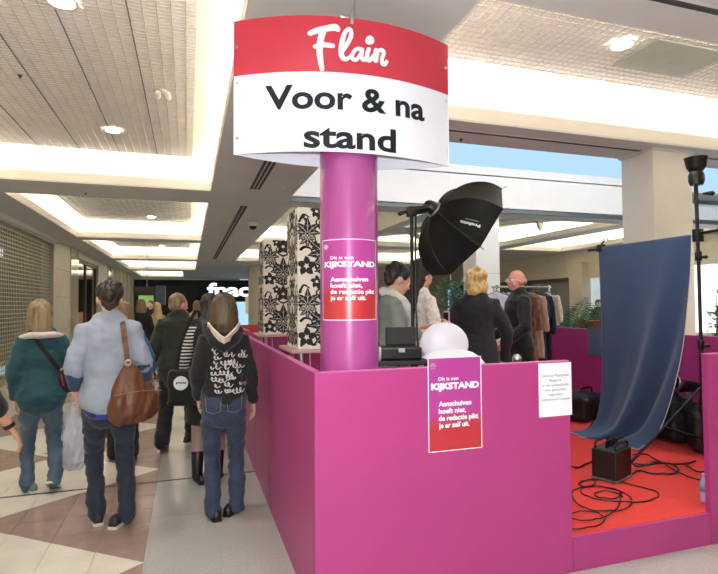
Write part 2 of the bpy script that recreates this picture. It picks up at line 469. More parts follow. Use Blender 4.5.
# unseen strip added at the near edge of the well to brighten the bulkhead
light('bulkhead_fill_lamp', 'AREA', WELL_W, ceiling, (5.5, ATR[2]+0.06, ZS+0.22), (1.0, 0.90, 0.82), (math.radians(100), 0, 0), shape='RECTANGLE', size=7.6, size_y=0.08)
# recessed downlights
M_lamp = mat('lamp_glow', (255, 246, 228), 0.4, emit=14)
def downlight(x, y, z, r=0.085, label=''):
    z -= 0.014
    t = thing('downlight', label, 'ceiling light', (x, y, z), group='recessed downlights')
    obj('ring', G().lathe([(r, 0.0), (r*1.25, -0.004), (r*1.3, 0.004), (r*1.02, 0.012)], n=20, caps=False), M_cove, t, True)
    obj('lens', G().lathe([(0.0, 0.006), (r*0.98, 0.004)], n=20), M_lamp, t)
    light('bulb', 'SPOT', DOWN_W*4, t, (0, 0, -0.02), WARM, spot_size=math.radians(110), spot_blend=0.6, shadow_soft_size=0.08)
q = onz(113, 130, ZG); downlight(q.x, q.y, ZG, label='round recessed downlight in the nearest left ceiling grille, nearer the far edge')
q = onz(62, 1, ZG); downlight(q.x, q.y, ZG, label='round recessed downlight cut by the top edge of the photo')
q = onz(622, 44, ZG); downlight(q.x, q.y, ZG, label='round recessed downlight beside the grey square ceiling hatch')
q = onz(151, 217, ZG); downlight(q.x, q.y, ZG, label='round recessed downlight in the second left ceiling cove')
q = onz(162, 246, ZG); downlight(q.x, q.y, ZG, label='round recessed downlight in the third left ceiling cove')
for (dx, dy) in ((-1.2, -1.0), (0.95, 1.0), (-3.0, 6.0), (3.4, 0.3), (6.3, 3.4), (7.9, 3.4)):  # unseen spots without fittings, added to light the hall and column
    light('unseen_fill_spot', 'SPOT', DOWN_W*4, ceiling, (dx, dy, ZS-0.03), WARM, spot_size=math.radians(120), spot_blend=0.6, shadow_soft_size=0.08)
# grey hatch in the right grille
hp = [onz(633, 62, ZG-0.01), onz(672, 37, ZG-0.01)]
hx0, hx1, hy0, hy1 = 3.62, 4.45, 3.22, 3.72
t = thing('ceiling_hatch', 'grey square access hatch set in the right ceiling grille', 'hatch', (hx0, hy0, ZG-0.02))
obj('hatch_panel', G().cbox(0, hx1-hx0, 0, hy1-hy0, 0, 0.015, 0.003), mat('hatch_grey', (168, 170, 160), 0.6), t)
# small ceiling fittings
def fitting(px, py, z, name, label, cat, r=0.03, m=None):
    q = onz(px, py, z); o = obj(name, G().lathe([(0.0, -r*1.5), (r*0.5, -r*1.4), (r*0.6, -r*0.5), (r, -r*0.3), (r, 0)], n=12), m or M_steel, None, True, loc=(q.x, q.y, z)); tag(o, label, cat)
fitting(455, 20, ZG, 'sprinkler_head', 'small dark sprinkler head in right ceiling grille', 'sprinkler', 0.022, M_slot)
fitting(20, 75, ZG, 'sprinkler_head', 'small dark sprinkler head at left of near ceiling grille', 'sprinkler', 0.02, M_slot)
fitting(86, 193, ZS, 'sprinkler_head', 'small sprinkler head on beam between left coves', 'sprinkler', 0.02, M_slot)
fitting(461, 139, ZS, 'sprinkler_head', 'small sprinkler head on soffit beside hanging sign', 'sprinkler', 0.02, M_slot)
fitting(283, 188, ZS, 'sprinkler_head', 'small sprinkler head below hanging sign', 'sprinkler', 0.02, M_steel)
q = onz(253, 222, ZS); t = thing('dome_camera', 'small white dome security camera with dark lens under ceiling', 'camera', (q.x, q.y, ZS))
obj('housing', G().lathe([(0.0, -0.10), (0.10, -0.09), (0.11, 0.0)], n=16), M_cove, t, True)
obj('dome', G().lathe([(0.0, -0.17), (0.05, -0.155), (0.075, -0.12), (0.08, -0.095)], n=16), M_blackp, t, True)
q = onz(163, 90, ZG); t = thing('ceiling_projector', 'small white twin spotlight hanging under left ceiling grille', 'spotlight', (q.x, q.y, ZG))
obj('base', G().lathe([(0.03, -0.03), (0.035, 0)], n=10), M_cove, t, True)
for k in (-1, 1): obj('head', G().tube([(k*0.045, -0.03, -0.05), (k*0.05, 0.03, -0.06)], 0.03, n=10), M_cove, t, True)
obj('arm', G().tube([(-0.045, 0, -0.04), (0, 0, -0.02), (0.045, 0, -0.04)], 0.01, n=6), M_cove, t, True)

# ------------------------------------------------------------------ walls
M_dark = mat('shop_interior_dark', (44, 42, 34), 0.8)
M_grille = mat('shutter_metal', (176, 170, 140), 0.45, metal=0.25, var=0.1)
wl = G().box(XL-0.3, XL, YB, 8.0, 0, ZS).box(XL-0.3, XL, 8.0, 15.5, 3.17, ZS)
wl.box(XL-0.3, XL, 15.5, 17.4, 0, ZS).box(XL-0.3, XL, 18.5, 22.6, 3.1, ZS).box(XL-0.3, XL, 22.6, 25.0, 0, ZS).box(XL-0.3, XL, 26.0, YE, 0, ZS)
wall_left = struct('wall_left', wl, M_wall, 'cream stone left wall with shop fronts')
obj('polished_pilaster', G().box(XL-0.3, XL+0.04, 17.4, 18.5, 0, ZS), mat('polished_stone', (214, 206, 184), 0.08, var=0.03, coat=0.5), wall_left)
obj('polished_pilaster', G().box(XL-0.3, XL+0.04, 25.0, 26.0, 0, ZS), MATS['polished_stone'], wall_left)
obj('wall_cap', G().box(XL, XL+0.06, YB, 15.7, 3.20, ZS), M_soffit, wall_left)
for yy in (27.2, 28.6, 30.2, 32.0, 34.2): obj('pilaster', G().box(XL, XL+0.12, yy, yy+0.5, 0, ZS), M_wall, wall_left)
pj = G()
for zz in (0.9, 1.8, 2.55): pj.box(XL-0.001, XL+0.003, 15.7, 17.4, zz-0.006, zz+0.006).box(XL-0.001, XL+0.003, 22.7, 25.0, zz-0.006, zz+0.006)
obj('stone_joint', pj, mat('stone_joint_tan', (160, 150, 126), 0.8), wall_left)
# dark shop behind the shutter
obj('shop_recess', G().box(XL-1.6, XL-1.55, 7.5, 23, 0, ZS).box(XL-1.6, XL-0.02, 7.5, 7.6, 0, ZS).box(XL-1.6, XL-0.3, 15.9, 16.0, 0, ZS).box(XL-1.6, XL-0.3, 22.9, 23.0, 0, ZS).box(XL-1.6, XL-0.3, 7.5, 23, 3.2, 3.25), M_dark, wall_left)
sh = thing('rolling_shutter', 'closed see-through metal roller grille over the left shop front', 'shutter', (XL-0.1, 8.0, 0))
bars = G(); y = 0.0
k = 0
while y < 7.45:
    bars.box(-0.006, 0.006, y-0.014, y+0.014, 0.08, 3.14); y += 0.105
tag(obj('link', bars, M_grille, sh), kind='stuff')
slats = G(); z = 0.12
while z < 3.12:
    slats.box(-0.012, 0.010, 0, 7.45, z-0.010, z+0.010); z += 0.085
tag(obj('slat', slats, M_grille, sh), kind='stuff')
obj('bottom_rail', G().cbox(-0.03, 0.03, 0, 7.45, 0.0, 0.09, 0.008), mat('rail_brass_grey', (186, 178, 128), 0.4, metal=0.4), sh)
obj('guide_rail', G().box(-0.03, 0.09, 7.45, 7.7, 0, 3.17), mat('guide_grey', (170, 166, 150), 0.5), sh)
q = onx(0, 252, XL-1.3)
fx = thing('shop_lamp', 'bright strip lamp behind the closed shutter', 'lamp', (XL-1.3, q.y, q.z))
obj('tube', G().box(-0.03, 0.03, -0.4, 1.35, -0.10, 0.10), mat('shop_tube_glow', (215, 228, 240), 0.5, emit=1.6), fx)
obj('housing', G().box(-0.05, 0.05, -0.42, 1.37, 0.10, 0.14), M_steel, fx)
# second shop front
sf = thing('storefront', 'dark glazed shop front between the polished pilasters', 'shop front', (XL-0.12, 18.5, 0))
obj('frame', G().box(-0.05, 0.05, 0, 0.12, 0, 3.1).box(-0.05, 0.05, 1.9, 2.0, 0, 3.1).box(-0.05, 0.05, 4.0, 4.1, 0, 3.1).box(-0.05, 0.05, 0, 4.1, 2.98, 3.1), mat('bronze_frame', (84, 62, 40), 0.4, metal=0.3), sf)
for k in range(2): obj('pane', G().box(-0.01, 0.01, 0.12+k*1.88, 1.9+k*2.1, 0, 2.98), mat('dark_shop_glass', (34, 32, 26), 0.06, coat=0.6), sf)
obj('curtain', G().grid(lambda u, v: (-0.10-0.03*math.sin(u*40), 2.2+u*1.5, 0.05+v*2.85), 40, 1), mat('curtain_brown', (128, 96, 52), 0.7), sf)
# far end: lit shop name over a dark shop front
wall_far = struct('wall_far', G().box(XL, 2.6, YE, YE+0.3, 0, 4.2), mat('far_shop_dark', (26, 34, 30), 0.5, var=0.3, scale=1.0), 'dark far shop front at the end of the aisle')
obj('fascia', G().box(XL, 3.2, YE-1.6, YE-1.45, 3.16, 3.34), mat('fascia_cream', (228, 220, 196), 0.5), wall_far)
fs = thing('illuminated_sign', 'white glowing shop name letters on dark fascia at aisle end', 'sign', (0, YE-0.05, 0))
a, b = ony(207, 296, YE-0.06), ony(250, 296, YE-0.06)
V_, F_ = fit_text('fnac', a.x, b.x, a.z, (ony(207, 282, YE-0.06).z-a.z)*0.96, bold=0.03, spacing=0.95)
obj('lettering', G().add([(x, 0, z) for x, z in V_], F_), mat('sign_letters_glow', (240, 246, 255), 0.5, emit=1.2), fs)
obj('lettering_panel', G().box(a.x-0.6, b.x+0.6, 0.012, 0.04, a.z-0.4, a.z+1.1), M_black, fs)
# lit displays inside the far shop
for (px, py, w, h, c, nm) in ((146, 300, 0.9, 0.9, (150, 190, 110), 'green'), (182, 318, 0.7, 0.9, (190, 150, 110), 'tan'), (255, 305, 1.3, 1.2, (200, 180, 140), 'amber')):
    q = ony(px, py, YE-0.4); t = thing('shop_display', 'small lit %s display panel in far shop' % nm, 'display', (q.x, YE-0.4, q.z-h/2))
    obj('panel', G().cbox(-w/2, w/2, -0.03, 0.03, 0, h, 0.01), mat('display_'+nm, c, 0.5, emit=0.5), t)
    obj('post', G().box(-0.04, 0.04, -0.03, 0.03, -(q.z-h/2), 0), M_black, t)
# hanging screens above the crowd
q = ony(147, 292, 20); t = thing('hanging_screen', 'black hanging monitor above the crowd by left pillars', 'screen', (q.x, 20, q.z))
obj('casing', G().cbox(-0.42, 0.42, -0.1, 0.1, -0.12, 0.18, 0.01), M_blackp, t); obj('side_casing', G().cbox(0.30, 0.62, -0.3, 0.1, -0.45, 0.22, 0.01), mat('screen_blue_grey', (60, 76, 92), 0.4), t)
obj('hanger', G().tube([(0, 0, 0.18), (0, 0, ZG-q.z)], 0.015), M_steel, t)
# back wall and right wall of the hall
M_pane = mat('window_daylight', (246, 250, 255), 0.5, emit=1.3)
wall_back = struct('wall_back', G().box(2.6, XR, 24.0, 24.3, 0, ZS), M_wall2, 'cream back wall of the hall')
obj('bright_shop_front', G().box(3.4, 8.5, 23.95, 24.0, 0.4, 2.7), mat('lit_shop_front', (232, 222, 206), 0.5, emit=0.55, var=0.25, scale=0.8), wall_back)
wr = G()
def Yr(px): return onx(px, 280, XR).y
ya, yb_, yc, yd = Yr(572), Yr(592), Yr(716)-2.5, Yr(690)
wr.box(XR, XR+0.3, YB, yc, 0, ZS).box(XR, XR+0.3, yc, yd+0.3, 2.55, ZS).box(XR, XR+0.3, yc, yd+0.3, 0, 0.7).box(XR, XR+0.3, yd+0.3, 24, 2.35, ZS+0.0).box(XR, XR+0.3, yd+0.3, 24, 0, 0.25)
wall_right = struct('wall_right', wr, M_wall2, 'cream right wall with windows and shop front')
for (p0, p1) in ((575, 588), (606, 640)):
    y1, y0 = Yr(p0), Yr(p1); obj('pier', G().box(XR-0.25, XR+0.2, y0, y1, 0, 2.9), M_wall, wall_right)
win = struct('window_1', G().box(XR+0.1, XR+0.14, yc, yd+0.3, 0.7, 2.55), M_pane, 'bright daylight window on right wall')
obj('window_frame', G().box(XR+0.02, XR+0.1, yc, yd+0.3, 2.5, 2.56).box(XR+0.02, XR+0.1, yd+0.22, yd+0.3, 0.7, 2.55).box(XR+0.02, XR+0.1, yc, yd+0.3, 0.7, 0.76), M_cove, win)
win2 = struct('window_2', G().box(XR+0.1, XR+0.14, Yr(606), Yr(588), 0.25, 2.35), mat('pale_blue_window', (196, 214, 226), 0.4, emit=0.45), 'narrow pale window by pier')
win3 = struct('window_3', G().box(XR+0.15, XR+0.2, Yr(575), 24.0, 0.25, 2.35), mat('olive_shop_glass', (82, 84, 58), 0.12, var=0.4, scale=0.6, coat=0.4), 'dim olive glazed shop front')
obj('window_frame', G().box(XR-0.02, XR+0.15, Yr(575), 24.0, 2.3, 2.42).box(XR-0.02, XR+0.15, 17.6, 17.75, 0.25, 2.4).box(XR-0.02, XR+0.15, 20.5, 20.65, 0.25, 2.4), MATS['bronze_frame'], win3)
struct('wall_near', G().box(XL-0.3, XR+0.3, YB-0.3, YB, 0, ZS+0.02), M_wall2, 'plain wall behind the photographer')
obj('light_baffle', G().box(XL-1.6, XL-1.0, YB, YE, ZS, 3.9), M_soffit, ceiling)
# square columns
def column(name, x0, x1, y0, y1, label):
    t = thing(name, label, 'column', (x0, y0, 0)); w, d = x1-x0, y1-y0
    obj('shaft', G().cbox(0, w, 0, d, 0, ZS, 0.012), M_colm, t)
    jt = G()
    for zz in (1.05, 2.1): jt.box(-0.0015, w+0.0015, -0.0015, d+0.0015, zz-0.004, zz+0.004)
    obj('panel_joint', jt, mat('column_joint_tan', (176, 168, 152), 0.8), t)  # tan strips marking the panel joints
    obj('collar', G().box(-0.02, w+0.02, -0.02, d+0.02, ZS-0.03, ZS-0.001), M_soffit, t)
column('square_column', 4.98, 5.56, 4.54, 5.0, 'pale square column behind the blue backdrop')
column('square_column', 5.0, 5.5, 8.42, 8.9, 'pale blue-lit square column behind the blonde woman and softbox')
# ------------------------------------------------------------------ the pink stand
FY, LX, BX, OX0, OX1, RXW, BY, TOPZ, PZ = 2.53, 0.59, 4.86, 2.11, 3.18, 4.86, 6.55, 1.21, 0.20
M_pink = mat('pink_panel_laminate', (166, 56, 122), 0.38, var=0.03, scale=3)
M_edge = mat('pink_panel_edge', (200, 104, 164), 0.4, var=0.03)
M_carpet = mat('red_carpet', (206, 56, 50), 0.95, var=0.06, scale=30, bump=0.25, bscale=400)
booth = thing('exhibition_stand', 'pink laminate panel enclosure around the photo set', 'booth', (LX, FY, 0))
def bpanel(x0, x1, y0, y1, z0=0.0, z1=TOPZ):
    g = G().cbox(x0+.002, x1-.002, y0+.002 if y1-y0 > .2 else y0, y1-.002 if y1-y0 > .2 else y1, z0, z1, 0.003); return obj('panel', sub(g, (LX, FY, 0)), M_pink, booth)
bpanel(LX, OX0, FY, FY+0.04); bpanel(OX1, RXW, FY, FY+0.04)
for (a, b) in ((FY+0.04, 4.02), (4.02, 4.89), (4.89, BY)): bpanel(LX, LX+0.04, a, b)
for (a, b) in ((FY+0.04, 3.9), (3.9, 5.2), (5.2, BY)): bpanel(RXW-0.04, RXW, a, b)
for k in range(3): bpanel(LX+0.04+k*1.39, min(LX+0.04+(k+1)*1.39, RXW-0.04), BY-0.04, BY)
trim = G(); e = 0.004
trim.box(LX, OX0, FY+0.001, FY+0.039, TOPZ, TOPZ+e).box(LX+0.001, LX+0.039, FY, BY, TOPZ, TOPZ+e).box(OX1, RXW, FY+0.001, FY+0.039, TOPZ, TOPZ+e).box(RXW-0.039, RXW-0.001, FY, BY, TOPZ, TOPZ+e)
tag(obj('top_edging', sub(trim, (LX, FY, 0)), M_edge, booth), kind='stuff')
plat = thing('platform', 'low raised platform with red carpet inside the pink stand', 'platform', (OX0, FY, 0))
obj('deck', sub(G().box(LX+0.045, RXW-0.045, FY+0.045, BY-0.045, 0.0, PZ-0.008), (OX0, FY, 0)), mat('deck_board', (90, 70, 60), 0.8), plat)
obj('carpet', sub(G().box(LX+0.045, RXW-0.045, FY+0.043, BY-0.045, PZ-0.008, PZ).box(OX0+0.002, OX1-0.002, FY+0.02, FY+0.043, PZ-0.008, PZ), (OX0, FY, 0)), M_carpet, plat)
obj('fascia', sub(G().cbox(OX0+0.002, OX1-0.002, FY+0.002, FY+0.042, 0.0, PZ-0.002, 0.003), (OX0, FY, 0)), M_pink, plat)
# red partition of the next stand, beyond
t = thing('red_partition', 'dark red partition of the neighbouring stand behind the boxes', 'partition', (0.70, 6.7, 0))
M_red = mat('red_laminate', (168, 34, 44), 0.4)
obj('side_panel', G().cbox(0, 0.04, 0, 2.4, 0, 1.22, 0.003), M_red, t); obj('end_panel', G().cbox(-0.30, 0.0, 2.36, 2.4, 0, 1.22, 0.003), M_red, t)
obj('cross_panel', G().cbox(0.04, 2.2, 2.0, 2.04, 0, 1.22, 0.003), M_red, t); obj('top_edging', G().box(0.001, 0.039, 0, 2.4, 1.22, 1.225), mat('red_edge', (214, 120, 110), 0.5), t)

# round pillar ---------------------------------------------------------------
CYc = 2.752
SZ0, SZ1 = 2.335, 3.045
cc = ony(349.3, 300, CYc); CXc = cc.x
CR_ = 0.5*58.5*proj(cc)[2]/FPX*0.992
M_pill = mat('purple_pillar_film', (160, 68, 138), 0.30, var=0.02, coat=0.3)
pil = thing('round_pillar', 'purple round pillar carrying the curved sign', 'pillar', (CXc, CYc, PZ))
obj('shaft', G().lathe([(CR_, 0.0), (CR_, SZ0+0.12-PZ)], n=64), M_pill, pil, True, auto=40)
obj('film_seam', G().box(-0.004, 0.004, CR_-0.001, CR_+0.002, 0, 2.7), M_edge, pil)

# posters ------------------------------------------------------------------
def gradient_mat(name, top, bot, lo, hi, rough=0.3):
    m = bpy.data.materials.new(name); m.use_nodes = True; nt = m.node_tree; n = nt.nodes; l = nt.links
    tc = n.new('ShaderNodeTexCoord'); sp = n.new('ShaderNodeSeparateXYZ'); l.new(tc.outputs['Object'], sp.inputs[0])
    mr = n.new('ShaderNodeMapRange'); mr.inputs[1].default_value = lo; mr.inputs[2].default_value = hi; l.new(sp.outputs['Z'], mr.inputs[0])
    cr = n.new('ShaderNodeValToRGB'); l.new(mr.outputs[0], cr.inputs[0])
    cr.color_ramp.elements[0].color = s2l(bot)+(1,); cr.color_ramp.elements[1].color = s2l(top)+(1,)
    l.new(cr.outputs[0], n['Principled BSDF'].inputs['Base Color']); n['Principled BSDF'].inputs['Roughness'].default_value = rough
    n['Principled BSDF'].inputs['Coat Weight'].default_value = 0.3
    return m
M_print = gradient_mat('poster_print', (166, 60, 142), (176, 46, 54), 0.13, 0.21)
M_ink = mat('white_ink', (246, 240, 246), 0.4, var=0.01)
PW, PH = 1.0, 1.575      # poster in units of its own width
def subdivide2d(V_, F_, maxlen):
    """split long triangles so that lettering follows a curved face"""
    bm = bmesh.new(); vv = [bm.verts.new((x, y, 0)) for x, y in V_]
    for f in F_:
        try: bm.faces.new([vv[i] for i in f])
        except ValueError: pass
    for _ in range(3):
        ed = [e_ for e_ in bm.edges if e_.calc_length() > maxlen]
        if not ed: break
        bmesh.ops.subdivide_edges(bm, edges=ed, cuts=1); bmesh.ops.triangulate(bm, faces=bm.faces)
    bm.verts.index_update()
    r = [(v.co.x, v.co.y) for v in bm.verts], [tuple(v.index for v in f.verts) for f in bm.faces]; bm.free(); return r
def poster(root, fn, w):
    """fn(x, z, off) maps poster coordinates (metres from its lower left corner) onto its wall"""
    h = w*PH; k = w
    obj('sheet', G().grid(lambda a, b: fn(a*w, b*h, 0.0012), 24, 2), M_print, root, True)
    bd = G(); t_ = 0.014*k
    for (a0, a1, b0, b1) in ((0, w, 0, t_), (0, w, h-t_, h), (0, t_, 0, h), (w-t_, w, 0, h)):
        bd.grid(lambda a, b: fn(a0+(a1-a0)*a, b0+(b1-b0)*b, 0.0018), 16 if a1-a0 > 0.1*k else 1, 1)
    obj('border', bd, M_ink, root)
    def put(s, x0, x1, y, cap, bold):
        g = G()
        V_, F_ = fit_text(s, x0*k, x1*k, y*k, cap*k, bold); V_, F_ = subdivide2d(V_, F_, 0.05)
        g.add([fn(x, z, 0.0022) for x, z in V_], F_); tag(obj('text_line', g, M_ink, root), kind='stuff')
    put('Dit is een', 0.19, 0.56, 1.185, 0.062, 0.012)
    put('KIJKSTAND', 0.06, 0.95, 1.04, 0.105, 0.045)
    put('Aanschuiven', 0.19, 0.80, 0.755, 0.085, 0.03); put('hoeft niet,', 0.19, 0.70, 0.635, 0.085, 0.03)
    put('de redactie pikt', 0.19, 0.93, 0.515, 0.085, 0.03); put('je er zelf uit.', 0.19, 0.76, 0.395, 0.085, 0.03)
    em = G(); cx, cz = 0.095*k, 1.435*k
    for j in range(6):
        a = j*math.pi/3; V_, F_ = stroke2d([(cx+0.012*k*math.cos(a), cz+0.012*k*math.sin(a)), (cx+0.042*k*math.cos(a), cz+0.042*k*math.sin(a))], 0.034*k)
        em.add([fn(x, z, 0.0022+0.0001*j) for x, z in V_], F_)
    obj('emblem', em, mat('emblem_pale_pink', (226, 170, 214), 0.4), root)
# on the pillar: spans px 322..373, y 238..320
pz1 = ony(347, 238.5, CYc-CR_).z; pz0 = ony(347, 320.5, CYc-CR_).z
pw = (pz1-pz0)/PH
camang = math.atan2(-CYc, -CXc) + 0.015
def on_pillar(x, z, off):
    a = camang + 1.28*(x-pw/2)/CR_; return ((CR_+off)*math.cos(a), (CR_+off)*math.sin(a), z)
pt = thing('poster', 'purple and red information poster wrapped on the round pillar', 'poster', (CXc, CYc, pz0), group='stand posters'); poster(pt, on_pillar, pw)
a_, b_ = ony(428.5, 453, FY), ony(481, 369, FY)
pw2 = b_.x-a_.x; k_ = pw2/ (( b_.z-a_.z)/PH)
pt = thing('poster', 'purple and red information poster on the front pink panel', 'poster', (a_.x, FY, a_.z), group='stand posters')
poster(pt, lambda x, z, off: (x, -off, z*0.985), pw2)
# paper notice
n0, n1 = ony(539, 417.5, FY), ony(571.5, 362, FY)
t = thing('paper_notice', 'white sheet of paper with small print at the panel edge', 'notice', (n0.x, FY, n0.z))
nw, nh = n1.x-n0.x-0.004, n1.z-n0.z
obj('sheet', G().grid(lambda u, v: (u*nw, -0.0015-0.002*math.sin(u*3.1), v*nh), 6, 2), mat('paper', (226, 230, 240), 0.7, var=0.01), t)
for i, (s, x0, x1) in enumerate((('Sanoma Magazines', .10, .90), ('Belgium', .32, .66), ('is niet aansprakelijk', .10, .90), ('voor gebeurlijke', .17, .82), ('ongevallen,', .27, .72), ('diefstal en/of schade', .06, .92))):
    V_, F_ = fit_text(s, x0*nw, x1*nw, nh*(0.745-i*0.089), nw*0.060, 0.0)
    tag(obj('text_line', G().add([(x, -0.0042, z) for x, z in V_], F_), mat('print_grey', (84, 86, 100), 0.7), t), kind='stuff')

# hanging curved sign --------------------------------------------------------
SZ0, SZ1 = 2.335, 3.045
sl, sr_ = ony(233.5, 160, 2.785), ony(449, 164, 2.675)
sl.z = sr_.z = 0
SC = (sl+sr_)/2; SE = (sr_-sl)/2; SN = Vector((SE.y, -SE.x, 0)).normalized()
if SN.y > 0: SN = -SN
SAG = 0.165
def sface(u, z, off=0.0, side=1): return SC + SE*u + SN*side*(SAG*(1-u*u)+off) + Vector((0, 0, z))
def sinv(px, py):
    u, z = (px-341)/108, 2.7
    for _ in range(12):
        x, y, w = proj(sface(u, z)); u += (px-x)/108; z += (y-py)*w/FPX
    return u, z
sgn = thing('curved_sign', 'red and white curved banner sign hanging over the pillar', 'sign', (SC.x, SC.y, SZ0))
B0 = (SC.x, SC.y, SZ0)
M_sred = mat('sign_red', (192, 38, 62), 0.28, var=0.02, coat=0.4); M_swht = mat('sign_white', (230, 232, 242), 0.22, var=0.01, coat=0.4)
ZR = SZ0+(SZ1-SZ0)*0.585
for side, nm in ((1, 'front'), (-1, 'rear')):
    for (za, zb, m_, n_) in ((SZ0, ZR, M_swht, 'white_panel'), (ZR, SZ1, M_sred, 'red_panel')):
        g = G()
        for off in (0.0, -0.004): g.grid(lambda u, v: sface(-1+2*u, za+(zb-za)*v, off, side), 40, 1)
        g.grid(lambda u, v: sface(-1+2*u, za if za == SZ0 else zb, -0.004*v, side), 40, 1)
        obj(n_, sub(g, B0), m_, sgn, True, auto=40)
def sign_txt(s, x0, x1, yb, cap_px, bold):
    u0, z0 = sinv(x0, yb[0]); u1, z1 = sinv(x1, yb[1]); cap = sinv((x0+x1)/2, yb[0]-cap_px)[1]-sinv((x0+x1)/2, yb[0])[1]
    V_, F_ = fit_text(s, 0, 1, 0, cap, bold); V_, F_ = subdivide2d([(x*1.2, y) for x, y in V_], F_, 0.06)
    return [tuple(sface(u0+(u1-u0)*x/1.2, z0+y, 0.0015)) for x, y in V_], F_
for tx in (('Voor & na', 265, 424.5, (109.5, 115), 24.0, 0.026), ('stand', 303.5, 396, (147, 149), 24.0, 0.026)):
    tag(obj('text_line', sub(G().add(*sign_txt(*tx)), B0), mat('sign_ink_slate', (16, 23, 33), 0.5, var=0.05, spec=0.3), sgn), kind='stuff')
g = G()
def c2p(x, y): return 300+x/5.742, y/5.742
def logo(pts, w, curve=True, k=4, off=0.002):
    P = smooth_curve([(x, y, 0) for x, y in pts], k) if curve else [Vector((x, y, 0)) for x, y in pts]
    if isinstance(w, (list, tuple)):
        ws = []; 
        for i in range(len(P)):
            f_ = i/(len(P)-1)*(len(w)-1); j = min(int(f_), len(w)-2); ws.append(w[j]+(w[j+1]-w[j])*(f_-j))
    else: ws = w
    V_, F_ = stroke2d([(p.x, p.y) for p in P], ws, 12)
    out = []
    for x, y in V_:
        u, z = sinv(*c2p(x, y)); out.append(tuple(sface(u, z, off)))
    g.add(out, F_)
logo([(58, 192), (100, 176), (150, 165), (200, 158), (218, 170)], [30, 34, 36, 40, 28])
logo([(132, 178), (118, 230), (112, 290), (118, 350), (126, 396)], [38, 38, 36, 32, 26], off=0.0022)
logo([(86, 268), (130, 258), (188, 264)], [26, 30, 26], off=0.0024)
logo([(232, 312), (262, 268), (290, 215), (292, 178), (276, 168), (254, 196), (240, 250), (236, 310), (254, 340), (282, 332), (300, 310)], [20, 24, 26, 22, 22, 26, 30, 30, 26, 20, 18], off=0.0026)
logo([(352, 285), (326, 282), (304, 305), (300, 335), (320, 345), (345, 318), (356, 288), (352, 330), (366, 346), (382, 330)], 22, off=0.0028)
logo([(394, 284), (384, 320), (392, 348), (410, 340), (422, 322)], 25, off=0.003)
logo([(434, 288), (430, 330), (436, 352), (446, 300), (466, 288), (480, 304), (470, 340), (472, 366), (486, 372), (496, 356)], 22, off=0.0032)
logo([(396, 236), (400, 228), (404, 236)], 44, off=0.0034)
obj('logo', sub(g, B0), M_ink, sgn)
for u in (-0.97, 0.97):
    for zf in (0.12, 0.53, 0.80):
        p = sface(u, SZ0+(SZ1-SZ0)*zf, 0.002)-Vector(B0); obj('screw', G().ball(p, 0.008, 8, 6), M_steel, sgn)
hp = SC+Vector((0.03, 0, 0))
obj('hook', sub(G().tube([sface(0.0, SZ1-0.03, 0.004), sface(0.0, SZ1+0.03, 0.004), sface(0.02, SZ1+0.05, -0.03)], 0.010, n=8).tube([sface(-0.09, SZ1+0.005, -0.01), sface(-0.03, SZ1+0.005, -0.01)], 0.014, n=8), B0), M_steel, sgn, True)
obj('cable', sub(G().tube([sface(0.02, SZ1+0.03, -0.01), (SC.x+0.05, SC.y-0.02, ZS)], 0.003, n=6), B0), M_steel, sgn, True)
obj('inner_bracket', sub(G().box(SC.x-0.3, SC.x+0.3, SC.y-0.015, SC.y+0.015, SZ1-0.08, SZ1-0.05).tube([(CXc, CYc, SZ0+0.2), (CXc, CYc, SZ1-0.04)], 0.02, n=8), B0), M_steel, sgn)

